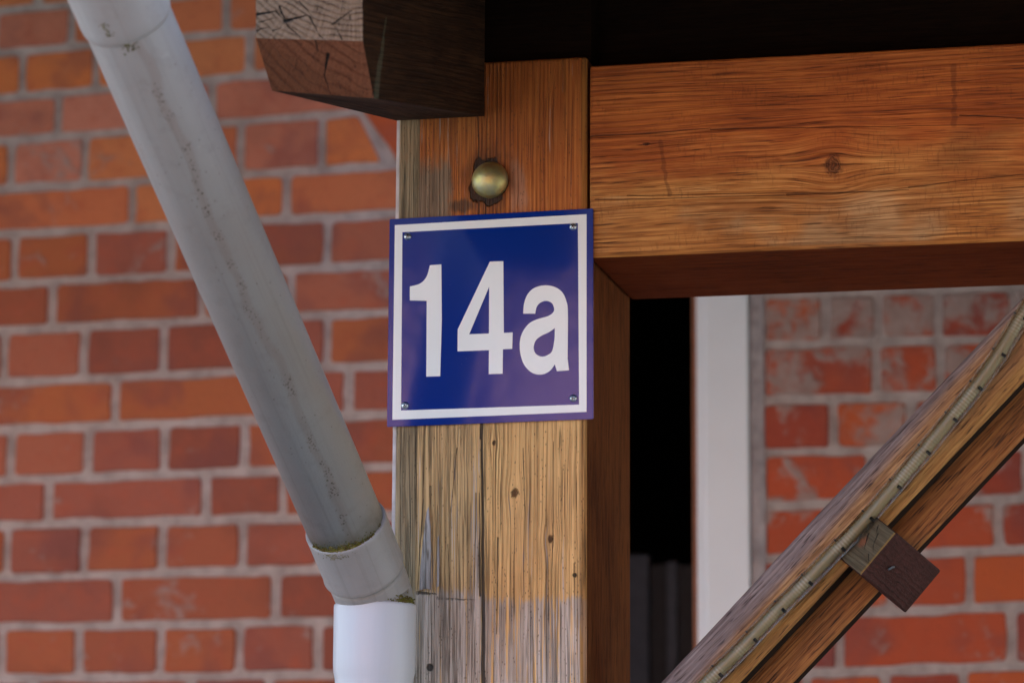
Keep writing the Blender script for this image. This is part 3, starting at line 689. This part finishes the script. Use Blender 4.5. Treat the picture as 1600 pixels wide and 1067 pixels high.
# ================================================================== NUMBER PLATE
plate = empty('house_number_plate', (-.102, -.002, .115), 'glossy blue square plate with white border reading 14a, screwed to the post', 'house number')
def sgloss(name, col, rough=.07):
    g = G(name); a = g.attr().outputs['Vector']; n = g.noise(a, 14.0, 2); f = g.noise(a, 900.0, 3)
    d = g.st(g.vor(a, 160.0), .06, .03)
    d = g.mul(d, g.st(g.noise(a, 30.0, 1), .55, .62))
    c = g.mix(g.mul(d, .35), col, srgb(150, 150, 160)); g.bump(n, .00035)
    return g.out(c, g.m('MULTIPLY_ADD', f, .05, rough), .5)
M_blue = sgloss('blue_enamel', srgb(10, 46, 130)); M_wt = sgloss('white_enamel', srgb(242, 246, 242), .12)
SY = -.0035
def zp(x, y, yy=SY): return onY(580 + x / 2.8075, 300 + y / 2.8075, yy)
cor = [zp(68, 1030), zp(975, 995), zp(973, 72), zp(80, 119)]
pl_ = MB(); bm = bmesh.new()
vs = [bm.verts.new((p.x, SY, p.z)) for p in cor] + [bm.verts.new((p.x, -.0006, p.z)) for p in cor]
bm.faces.new(vs[:4]); bm.faces.new(vs[4:][::-1])
for i in range(4): bm.faces.new((vs[i], vs[4 + i], vs[4 + (i + 1) % 4], vs[(i + 1) % 4]))
bmesh.ops.bevel(bm, geom=bm.edges[:], offset=.0007, segments=2, affect='EDGES'); bm.verts.index_update()
pl_.add([v.co.copy() for v in bm.verts], [[v.index for v in f.verts] for f in bm.faces]); bm.free()
pl_.build('plate_body', M_blue, plate)
bo_ = MB(); oo = [zp(93, 999), zp(945, 964), zp(945, 98), zp(104, 146)]; ii = [zp(131, 958), zp(912, 932), zp(907, 137), zp(137, 177)]
T = .0003
V = [(p.x, SY - T, p.z) for p in oo + ii] + [(p.x, SY + .0001, p.z) for p in oo + ii]
F = [(i, (i + 1) % 4, 4 + (i + 1) % 4, 4 + i) for i in range(4)] + [(i, (i + 1) % 4, 8 + (i + 1) % 4, 8 + i) for i in range(4)] + [(4 + i, 4 + (i + 1) % 4, 12 + (i + 1) % 4, 12 + i) for i in range(4)]
bo_.add(V, F); bo_.build('plate_border', M_wt, plate)
def spl(pts, sm):
    """closed outline; points flagged in sm are smooth (Catmull-Rom), others corners"""
    out = []; n = len(pts)
    for i in range(n):
        p0, p1, p2, p3 = [Vector(pts[(i + k) % n]) for k in (-1, 0, 1, 2)]
        c1, c2 = i in sm, (i + 1) % n in sm
        if not (c1 or c2): out.append(p1); continue
        if not c1: p0 = p1 + (p1 - p2) * .0 
        if not c2: p3 = p2
        for k in range(8):
            t = k / 8; t2 = t * t; t3 = t2 * t
            out.append(.5 * ((2 * p1) + (p2 - p0) * t + (2 * p0 - 5 * p1 + 4 * p2 - p3) * t2 + (3 * p1 - p0 - 3 * p2 + p3) * t3))
    return out
def glyph(name, loops, label):
    cu = bpy.data.curves.new(name, 'CURVE'); cu.dimensions = '2D'; cu.fill_mode = 'BOTH'; cu.extrude = .0002
    for lp in loops:
        s_ = cu.splines.new('POLY'); s_.points.add(len(lp) - 1); s_.use_cyclic_u = True
        for k, q in enumerate(lp):
            p = zp(q[0], q[1]); s_.points[k].co = (p.x, p.z, 0, 1)
    to = bpy.data.objects.new('tmp', cu); sc.collection.objects.link(to); dg = bpy.context.evaluated_depsgraph_get()
    me = bpy.data.meshes.new_from_object(to.evaluated_get(dg)); bpy.data.objects.remove(to)
    mb = MB(); mb.add([(v.co.x, SY - .0003 - v.co.z, v.co.y) for v in me.vertices], [list(p.vertices) for p in me.polygons])
    o = mb.build(name, M_wt, plate); o['label'] = label; bpy.data.meshes.remove(me)
one = spl([(170, 415), (215, 402), (243, 372), (258, 322), (308, 318), (310, 560), (303, 808), (242, 810), (244, 478), (170, 476)], {1, 2})
four = [(521, 306), (580, 304), (582, 618), (621, 616), (619, 688), (578, 690), (577, 797), (516, 799), (517, 694), (379, 699), (380, 603)]
fh = [(518, 415), (517, 621), (430, 624)]
ao = spl([(667, 534), (720, 534), (726, 505), (742, 486), (768, 478), (793, 488), (803, 513), (797, 530), (775, 545), (725, 560), (690, 580), (662, 620), (652, 665), (656, 715), (673, 760), (705, 792), (745, 801), (782, 786),
          (806, 756), (815, 786), (868, 782), (862, 730), (863, 530), (856, 478), (838, 440), (805, 417), (760, 410), (715, 422), (686, 450), (671, 490)],
         {2, 3, 4, 5, 6, 7, 8, 9, 10, 11, 12, 13, 14, 15, 16, 17, 22, 23, 24, 25, 26, 27, 28, 29})
ah = spl([(806, 597), (805, 640), (795, 695), (775, 715), (748, 722), (722, 709), (713, 682), (722, 652), (745, 632), (780, 615)], {2, 3, 4, 5, 6, 7, 8, 9})
glyph('digit', [one], 'white digit 1'); glyph('digit', [four, fh], 'white digit 4'); glyph('letter', [ao, ah], 'white lower-case letter a')
M_scr = plain('bright_zinc_screw', srgb(190, 195, 200), .28, 1.0, var=.1); M_slot = plain('screw_recess', (.02, .02, .022, 1), .7)
for px, py, an in ((160, 196, .3), (886, 153, .9), (149, 936, .5), (887, 904, .2)):
    c0 = zp(px, py); sb = MB(); prof = [(.0, -.0031), (.0015, -.0030), (.0028, -.0024), (.0036, -.0014), (.0040, -.0002), (.0040, .0003)]; N_ = 24; V = []; F = []
    for r, y in prof:
        for k in range(N_): q = 2 * math.pi * k / N_; V.append((c0.x + max(r, .00005) * math.cos(q), SY + y, c0.z + max(r, .00005) * math.sin(q)))
    for i in range(len(prof) - 1):
        for k in range(N_): F.append((i * N_ + k, i * N_ + (k + 1) % N_, (i + 1) * N_ + (k + 1) % N_, (i + 1) * N_ + k))
    sb.add(V, F, smooth=True)
    for t in (0, math.pi / 2):
        Mx = Matrix.Translation((c0.x, SY - .0030, c0.z)) @ Matrix.Rotation(an + t, 4, 'Y')
        sb.box((-.0021, -.0002 - t * .0000, -.00045), (.0021, .0006, .00045), mi=1, M=Mx)
    sb.build('screw', [M_scr, M_slot], plate)

# ================================================================== DOWNPIPE
def pvc(name, col, dirt, strip=True, crease=None, foot=None):
    g = G(name); o = g.sep(g.attr().outputs['Vector']); sn, L, cs = o[0], o[1], o[2]
    vec = g.xyz(g.mul(sn, .04), L, g.mul(cs, .04))
    cl = g.noise(vec, 9.0, 3); fn = g.noise(vec, 500.0, 4, .6)
    c = g.mix(g.mul(g.st(cl, .4, .7), .35), col, dirt)
    c = g.mix(g.mul(g.st(g.noise(vec, 60.0, 5, .65), .5, .75), .18), c, srgb(110, 100, 90))
    if strip:
        # line of algae specks on the weather side
        near = g.st(g.m('ABSOLUTE', g.add(g.m('MULTIPLY_ADD', g.noise(vec, 14.0, 2), .5, -.25), g.add(sn, .30))), .16, .04)
        v2 = g.vor(vec, 420.0); sp = g.mul(g.st(v2, .42, .2), g.st(g.noise(vec, 65.0, 2), .50, .58))
        v3 = g.vor(vec, 210.0); sp3 = g.mul(g.st(v3, .3, .16), g.st(g.noise(vec, 40.0, 2), .54, .62))
        any_ = g.mul(g.st(g.vor(vec, 100.0), .09, .05), .75)
        mk = g.mx(g.mul(g.mx(sp, sp3), near), any_)
        c = g.mix(g.mul(near, .3), c, srgb(140, 118, 105)); c = g.mix(g.mul(mk, .9), c, srgb(74, 58, 36))
    dr = g.st(g.noise(g.xyz(g.mul(sn, 9.0), g.mul(L, 3.0), g.mul(cs, 9.0)), 1.0, 4, .6), .5, .72); c = g.mix(g.mul(dr, .22), c, srgb(112, 104, 94))
    sc1 = g.st(g.noise(g.xyz(g.mul(sn, 2.0), g.mul(L, 60.0), g.mul(cs, 2.0)), 1.0, 4), .68, .74)
    c = g.mix(g.mul(sc1, .12), c, srgb(210, 205, 205))
    if foot:
        gr = g.m('MULTIPLY_ADD', g.noise(vec, 45.0, 4, .6), .05, g.sub(L, .025)); c = g.mix(g.mul(g.st(gr, foot - .045, foot), .75), c, srgb(98, 88, 62))
    if crease: c = g.mix(g.mul(g.mul(g.st(L, crease - .001, crease), g.st(L, crease + .0042, crease + .003)), .85), c, srgb(52, 46, 42))
    g.bump(fn, .0003); return g.out(c, g.m('MULTIPLY_ADD', fn, .2, .32), .45)

M_wpvc = plain('white_pvc', srgb(192, 192, 195), .38, var=.015, sc_=20, bmp=.0001)
dp = empty('downpipe', (-.19, -.12, -2.1), 'grey plastic rainwater pipe slanting down into a white pipe', 'downpipe')
T0 = dep(186, 0, 2.70); T1 = dep(540, 820, 3.085); d = (T1 - T0).normalized(); RP = .0383
top = T0 - d * .30; sock = T0 + d * .022     # end of the upper coupling
M_grey = pvc('grey_pvc', srgb(162, 159, 157), srgb(152, 143, 138), foot=.31 + (T1 - T0).length); M_coup = pvc('grey_pvc_coupling', srgb(164, 161, 159), srgb(154, 148, 144), False)
mb = MB(); mb.tube([top, sock - d * .04, T1 + d * .01], RP, 64); mb.build('pipe', M_grey, dp)
mb = MB(); mb.tube([top - d * .02, sock - d * .012, sock - d * .005, sock - d * .001, sock + d * .0006], [RP + .0022, RP + .0022, RP + .0017, RP + .0008, RP - .0002], 64, cap=False, v0=3); mb.build('coupling', M_coup, dp)
# elbow: socket with a rim, bead, short bend
E0 = T1; Eb = dep(569, 891, 3.12); de = (Eb - E0).normalized(); W0 = dep(586, 944, 3.135)
bend = [Eb, Eb + de * .012]
c1 = Eb + de * .012; wdown = Vector((0, 0, -1)); Wp = Vector((W0.x, W0.y, 0))
arc = []
P2 = Vector((W0.x, W0.y, W0.z + .004)); ctl = c1 + de * .02
for k in range(1, 9):
    t = k / 8; arc.append(c1.lerp(ctl, t).lerp(ctl.lerp(P2, t), t))
arc.append(P2 + wdown * .03)
mb = MB(); RS = .0405
mb.tube([E0 + de * .006, E0, E0 - de * .0008, E0 + de * .0002, E0 + de * .004, Eb - de * .006, Eb - de * .003, Eb - de * .0012], [RP + .0004, RP + .0008, RS - .0002, RS + .0006, RS + .0004, RS + .0002, RS + .0009, RS + .0002], 64, cap=False)
mb.tube([Eb - de * .0030, Eb - de * .0012, Eb - de * .0004, Eb + de * .0008, Eb + de * .002, Eb + de * .008] + arc, [RS, RS + .0002, RS - .0040, RS - .0042, RS - .0020, RS - .0020] + [RS - .0020 - .0006 * (k / 9) for k in range(len(arc))], 64, cap=False, v0=.2)
mb.build('elbow', pvc('grey_pvc_elbow', srgb(150, 147, 145), srgb(140, 130, 123), False, .2004), dp)
mb = MB(); zt_ = W0.z; X0, Y0 = W0.x, W0.y; zc = onY(586, 1050, Y0).z; RW = .0409
pts = [(zt_ - .012, RS - .0026), (zt_ - .001, RS - .0022), (zt_, RS - .0010), (zt_ - .0006, RW - .0003), (zt_ - .003, RW), (zc + .008, RW), (zc, RW - .0004), (zc - .006, RW - .0018), (zc - .012, RW - .0022), (-2.1, RW - .0022)]
mb.tube([(X0, Y0, z) for z, r in pts], [r for z, r in pts], 64, cap=False); mb.build('white_socket', M_wpvc, dp)
# moss in the joints
g = G('moss'); a = g.attr().outputs['Vector']; n = g.noise(a, 160.0, 3)
M_moss = g.out(g.ramp(n, [(.28, srgb(52, 42, 24)), (.45, srgb(96, 84, 46)), (.55, srgb(98, 96, 38)), (.64, srgb(128, 118, 74)), (.75, srgb(142, 130, 104))]), .95, .1)
ms = MB()
def blob(p, r):
    bm = bmesh.new(); bmesh.ops.create_icosphere(bm, subdivisions=1, radius=r)
    vs = [p + Vector((v.co.x * random.uniform(.6, 1.3), v.co.y * random.uniform(.6, 1.3), v.co.z * random.uniform(.5, 1.1))) for v in bm.verts]; bm.verts.index_update()
    ms.add(vs, [[v.index for v in f.verts] for f in bm.faces], smooth=True); bm.free()
vp = (CAM - E0).normalized(); fr = (vp - de * vp.dot(de)).normalized(); sdv = de.cross(fr)
if sdv.x > 0: sdv = -sdv      # sdv points to photo-left
ma = 48; Va = []
for rr_ in (RP - .002, RS - .0004):
    for k in range(ma): q = 2 * math.pi * k / ma; Va.append(E0 + de * .0016 + (fr * math.cos(q) + sdv * math.sin(q)) * rr_)
ms.add(Va, [(k, (k + 1) % ma, ma + (k + 1) % ma, ma + k) for k in range(ma)])
for k in range(700):
    a = random.gauss(.35, .45); a = max(-.95, min(1.2, a)); dd = fr * math.cos(a) + sdv * math.sin(a)
    hgt = min(.0135, abs(random.gauss(0, .0048))) * (1.15 - .5 * abs(a - .35)); blob(E0 + dd * (RP + random.uniform(.0002, .0016) * max(0, 1 - hgt / .008)) - de * (hgt - .001), random.uniform(.0004, .0012) * (1.2 if hgt < .003 else .75))
for k in range(70):
    a = random.gauss(.55, .2); dd = fr * math.cos(a) + sdv * math.sin(a); blob(E0 + dd * (RS + .0004) + de * random.uniform(.001, .008), random.uniform(.0003, .0007))
for k in range(360):
    a = random.choice([random.gauss(-.95, .22), random.gauss(-.95, .22), random.gauss(.55, .28)]); q = Vector((-math.sin(a) + 0, -math.cos(a), 0)); q = Vector((-math.sin(a), -math.cos(a), 0))
    q = Matrix.Rotation(.2, 3, 'Z') @ q
    hh = abs(random.gauss(0, .0028 if a < 0 else .0012)); blob(Vector((X0, Y0, zt_ + hh)) + q * (RS - .0022 + .0006), random.uniform(.0004, .0012))
T0f = (CAM - T0).normalized(); ft = (T0f - d * T0f.dot(d)).normalized(); st_ = d.cross(ft)
if st_.x > 0: st_ = -st_
for k in range(46):
    a = random.gauss(.22, .09); dd = ft * math.cos(a) + st_ * math.sin(a); blob(sock + dd * (RP + .0002) + d * random.gauss(.002, .0025), random.uniform(.0003, .0009))
for k in range(24):
    a = random.gauss(.5, .06); dd = ft * math.cos(a) + st_ * math.sin(a); blob(T0 + dd * (RP + .0024) + d * random.uniform(-.004, .010), random.uniform(.0004, .001))
ms.build('moss', M_moss, dp)

# ================================================================== DIAGONAL RAILS
rdir = Vector((.6960, 0, .7180)).normalized(); pdir = Vector((rdir.z, 0, -rdir.x))
def rl(s, p, y): return rdir * s + pdir * p + Vector((0, y, 0))
def rail_pal1(g, c):
    u, v = c['u'], c['v']
    brown = r3(g, c['grain'], (66, 42, 24), (140, 98, 60), (196, 150, 98), 1.1)
    org = r3(g, c['grain'], (76, 50, 22), (146, 102, 50), (190, 144, 80), 1.05)
    gry = r3(g, c['grain'], (64, 50, 44), (118, 100, 94), (160, 142, 134), 1.1)
    n = g.noise(g.xyz(g.mul(u, 60.0), g.mul(v, 5.0), 1.0), 1.0, 4, .6)
    e = g.m('MULTIPLY_ADD', n, .022, g.m('MULTIPLY_ADD', v, .035, u))   # grey on the upper arris, wider towards the foot
    col = g.mix(g.st(e, .252, .266), gry, brown); return g.mix(g.st(g.m('MULTIPLY_ADD', n, .01, u), .272, .284), col, org)
def rail_pal2(g, c):
    return r3(g, c['grain'], (62, 36, 16), (130, 80, 38), (174, 116, 60), 1.1)
M_rail1 = wood('weathered_rail', rail_pal1, ring=.006, bmp=.002, crack=.15, fu=1.3, fib=1.2, fs=1.1, ringamt=.15); M_rail2 = wood('orange_rail', rail_pal2, ring=.006, bmp=.0018, crack=.4, fu=1.3, fs=.9, fib=1.2, ringamt=.2)
rail = empty('diagonal_brace', (.25, .06, -.08), 'weathered pair of slanting wooden rails with a small dark cross block', 'brace')
def sect(p0, p1, y0, y1, r, top_r, mat, name, s0, s1):
    """rounded section swept along the slope"""
    prof = []
    def corner(cp, cy, rr, a0, a1):
        for k in range(7):
            a = a0 + (a1 - a0) * k / 6; prof.append((cp + rr * math.cos(a), cy + rr * math.sin(a)))
    corner(p1 - r, y0 + r, r, -math.pi / 2, 0)          # lower front
    corner(p1 - r, y1 - r, r, 0, math.pi / 2)
    corner(p0 + top_r, y1 - top_r, top_r, math.pi / 2, math.pi)
    corner(p0 + top_r, y0 + top_r, top_r, math.pi, 1.5 * math.pi)
    prof = prof[::-1]; n = len(prof); mb = MB(); NS = 60; V = []; F = []
    for i in range(NS + 1):
        s = s0 + (s1 - s0) * i / NS
        for p, y in prof:
            j = mnoise.noise(Vector((s * 5, p * 40, y * 40))) * .0006; V.append(rl(s, p + j, y + j))
    for i in range(NS):
        for k in range(n): F.append((i * n + k, i * n + (k + 1) % n, (i + 1) * n + (k + 1) % n, (i + 1) * n + k))
    F += [list(range(n)), [NS * n + k for k in range(n)]]
    mb.add(V, F, tc=lambda q: (q.x * pdir.x + q.z * pdir.z, q.x * rdir.x + q.z * rdir.z, q.y), smooth=True)
    o = mb.build(name, [mat, M_ushade], rail)
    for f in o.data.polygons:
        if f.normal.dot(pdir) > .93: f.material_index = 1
    return o
M_ushade = plain('painted_underside_shade', (.022, .013, .009, 1), .9, spec=.05)  # near-black colour stands in for shade on the rails' downward faces
S0 = -.20; S1 = .56
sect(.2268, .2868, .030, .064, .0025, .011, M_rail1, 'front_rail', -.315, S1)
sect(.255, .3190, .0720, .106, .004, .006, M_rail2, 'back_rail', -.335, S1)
# block
Bp = onY(1401, 832, -.006); Cp = onY(1345, 899, -.006)
u_ = (Cp - Bp); LU = u_.length; u_.normalize(); pp = Vector((-u_.z, 0, u_.x))
if pp.x < 0: pp = -pp
al = R_(44); Y_ = Vector((0, 1, 0)); d1 = (-pp * math.cos(al) + Y_ * math.sin(al)); d2 = (pp * math.sin(al) + Y_ * math.cos(al))
L1, L2 = .048, .073
Mx = Matrix(((u_.x, d1.x, d2.x, Bp.x), (u_.y, d1.y, d2.y, Bp.y), (u_.z, d1.z, d2.z, Bp.z), (0, 0, 0, 1)))
def end_pal(g, c): return r3(g, g.m('MULTIPLY_ADD', c['mid'], .6, g.mul(c['fine'], .45)), (46, 38, 26), (86, 74, 54), (122, 108, 84), 1.0)
def end_custom(g, c, col, h):
    u, v = c['u'], c['v']; mk = None
    wob = g.m('MULTIPLY_ADD', g.noise(g.xyz(g.mul(u, 400.0), g.mul(v, 400.0), 5.0), 1.0, 2), .004, -.002)
    for a, b, w2 in (((.012, .022), (.024, .016), .0008), ((.006, .030), (.014, .024), .0007), ((.024, .016), (.030, .008), .0006), ((.018, .034), (.034, .022), .0008), ((.034, .012), (.040, .004), .0006)):
        s_ = g.seg(g.add(u, wob), g.sub(v, wob), a, b, w2); mk = s_ if mk is None else g.mx(mk, s_)
    dx = g.sub(u, .028); dy = g.sub(v, .032); rr = g.m('MULTIPLY_ADD', c['mid'], .008, g.m('SQRT', g.add(g.mul(dx, dx), g.mul(dy, dy))))
    col = g.mix(g.mul(g.st(rr, .012, .007), .6), col, srgb(140, 76, 46))
    col = g.mix(g.mul(g.st(v, .0045, .002), .7), col, srgb(150, 112, 50))
    col = g.mix(g.mul(mk, .9), col, srgb(24, 18, 14)); return col, g.m('MULTIPLY_ADD', mk, -2, h)
M_bend = wood('block_end_grain', end_pal, custom=end_custom, crack=.2)
def blk_pal(g, c): return r3(g, c['grain'], (36, 18, 14), (58, 31, 25), (80, 46, 40), 1.0)
M_blk = wood('red_brown_block', blk_pal, crack=.3, bmp=.001, spec=.2)
kb = MB(); kb.box((0, 0, 0), (LU, L1, L2), .0022, 3, M=Mx, endmi=None)
o = kb.build('cross_block', [M_blk, M_bend], rail)
for p in o.data.polygons:
    if p.normal.dot(-d2) > .8: p.material_index = 1
# little staple on its cheek
stb = MB(); a = Bp + u_ * .030 + d2 * .022 - d1 * .0008; stb.tube([a + u_ * -.003 + d2 * .002, a + u_ * -.0015 - d1 * .0006, a + u_ * .0015 - d1 * .0006 - d2 * .001, a + u_ * .003 - d2 * .002], .0011, 8); stb.build('staple', plain('dull_steel', (.16, .17, .17, 1), .5, .8), rail)

# ================================================================== LIGHT HOSE
hose = empty('light_hose', (.25, .02, -.05), 'thin clear light hose running up along the slanting wooden rail', 'light hose')
pts = [(1000, 1190), (1050, 1130), (1104, 1067), (1158, 1014), (1211, 957), (1262, 906), (1302, 864), (1338, 828), (1400, 757), (1445, 703), (1487, 652), (1526, 603), (1562, 552), (1596, 496), (1635, 438), (1664, 400)]
RH = .0088
cp = [onY(x, y, .0285 - RH) for x, y in pts]; path = []
for i in range(len(cp) - 1):
    p0, p1, p2, p3 = cp[max(0, i - 1)], cp[i], cp[i + 1], cp[min(len(cp) - 1, i + 2)]
    for k in range(6):
        t = k / 6; path.append(.5 * ((2 * p1) + (p2 - p0) * t + (2 * p0 - 5 * p1 + 4 * p2 - p3) * t * t + (3 * p1 - p0 - 3 * p2 + p3) * t ** 3))
path.append(cp[-1])
g = G('clear_hose'); a = g.attr().outputs['Vector']; g.b.inputs['Transmission Weight'].default_value = 1.0; g.b.inputs['IOR'].default_value = 1.3
o = g.sep(a); n = g.m('MULTIPLY_ADD', g.m('SINE', g.mul(o[1], 6.2832 / .0042)), .05, g.noise(g.xyz(g.mul(o[0], .01), o[1], g.mul(o[2], .01)), 260.0, 3)); g.bump(n, .0009); M_hose = g.out(srgb(246, 244, 232), .12, .6)
mb = MB(); mb.tube(path, RH, 24); mb.build('hose_skin', M_hose, hose)
g = G('hose_core'); o = g.sep(g.attr().outputs['Vector']); L = o[1]
rib = g.mul(g.m('MULTIPLY_ADD', g.m('SINE', g.mul(L, 6.2832 / .0034)), .5, .5), g.st(g.noise(g.xyz(0.0, g.mul(L, 16.0), 0.0), 1.0, 2), .45, .6)); nn = g.noise(g.xyz(o[0], g.mul(L, 60.0), o[2]), 1.0, 3)
c = g.mix(g.mul(rib, .38), srgb(150, 134, 100), srgb(214, 212, 196)); c = g.mix(g.mul(g.st(nn, .45, .65), .4), c, srgb(150, 138, 108)); 
M_core = g.out(c, .35, .6)
mb = MB(); mb.tube(path, RH * .5, 16); mb.build('hose_core', M_core, hose)
M_blackbit = plain('dark_lamp_bead', (.02, .016, .015, 1), .4)
for x, y in ((1120, 1045), (1172, 1000), (1219, 950), (1266, 903), (1311, 855), (1359, 806), (1401, 758), (1443, 706), (1484, 656), (1526, 604), (1562, 553), (1594, 500)):
    q = onY(x, y, .0285 - RH * 1.2); i = min(range(len(path)), key=lambda k: (path[k] - q).length); p = path[i]; t = (path[min(i + 1, len(path) - 1)] - path[max(0, i - 1)]).normalized(); sdx = t.cross(Vector((0, 1, 0))).normalized()
    lb = MB()
    for s_, r in ((-.0070, .0010), (.0052, .0017)):
        e = p + sdx * s_ * (1 if sdx.z < 0 else -1); lb.tube([e - sdx * r * 1.4 + Vector((0, -RH * .55, 0)), e + sdx * r * 1.4 + Vector((0, -RH * .5, 0))], r, 8)
    lb.build('lamp_bead', M_blackbit, hose)

# ================================================================== ACROSS THE YARD (behind the camera: it lights and mirrors in the plate)
nb = empty('neighbour_house', (-3.2, -17, -2.1), 'sunlit red brick neighbour house across the yard', 'house')
NY = -15.0
def nmat():
    g = G('neighbour_brick'); a = g.attr().outputs['Vector']; b = g.nt.nodes.new('ShaderNodeTexBrick'); o = g.sep(a); g._set(b.inputs['Vector'], g.xyz(o[0], o[2], 0.0))
    b.inputs['Scale'].default_value = 1; b.inputs['Brick Width'].default_value = .25; b.inputs['Row Height'].default_value = .083; b.inputs['Mortar Size'].default_value = .006
    b.inputs['Color1'].default_value = srgb(176, 120, 98); b.inputs['Color2'].default_value = srgb(166, 112, 92); b.inputs['Mortar'].default_value = srgb(180, 160, 150)
    return g.out(b.outputs[0], .85)
nm = nmat(); mb = MB()
mb.box((-12, NY - 8, -2.1), (-3.97, NY, 3.62)); mb.box((-3.97, NY - 8, -2.1), (-3.55, NY - .35, 3.62)); mb.box((-3.55, NY - 8, -2.1), (4, NY, 3.28)); mb.build('wall', nm, nb)
mb = MB(); mb.add([(-12.5, NY + .5, 3.62), (4.5, NY + .5, 3.30), (4.5, NY - 4, 6.4), (-12.5, NY - 4, 6.4), (-12.5, NY - 8.5, 3.3), (4.5, NY - 8.5, 3.3)], [(0, 1, 2, 3), (3, 2, 5, 4), (0, 4, 5, 1)]); mb.build('roof', plain('neighbour_dark_tiles', (.05, .045, .045, 1), .8), nb)
mb = MB(); mb.box((-3.95, NY - .3, -2.1), (-3.57, NY + .02, 3.28)); mb.build('dark_timber', M_board, nb)

M_rend = plain('grey_render', srgb(120, 116, 110), .9, var=.15, sc_=3)
ob = empty('blocker', (4.4, -6, -2.1), 'rendered outbuilding with a low tiled roof, added out of view to block sky light', 'blocker')  # unseen mass added to keep sky light from the right off pipe and post
mb = MB(); mb.box((2.6, -10, -2.1), (6.2, -1.6, 2.2)); mb.build('wall', M_rend, ob)
mb = MB(); mb.add([(2.2, -10.3, 2.15), (2.2, -1.3, 2.15), (4.4, -1.3, 3.9), (4.4, -10.3, 3.9), (6.6, -10.3, 2.15), (6.6, -1.3, 2.15)], [(0, 1, 2, 3), (3, 2, 5, 4), (1, 5, 2), (0, 3, 4), (0, 4, 5, 1)]); mb.build('roof', M_tile, ob)
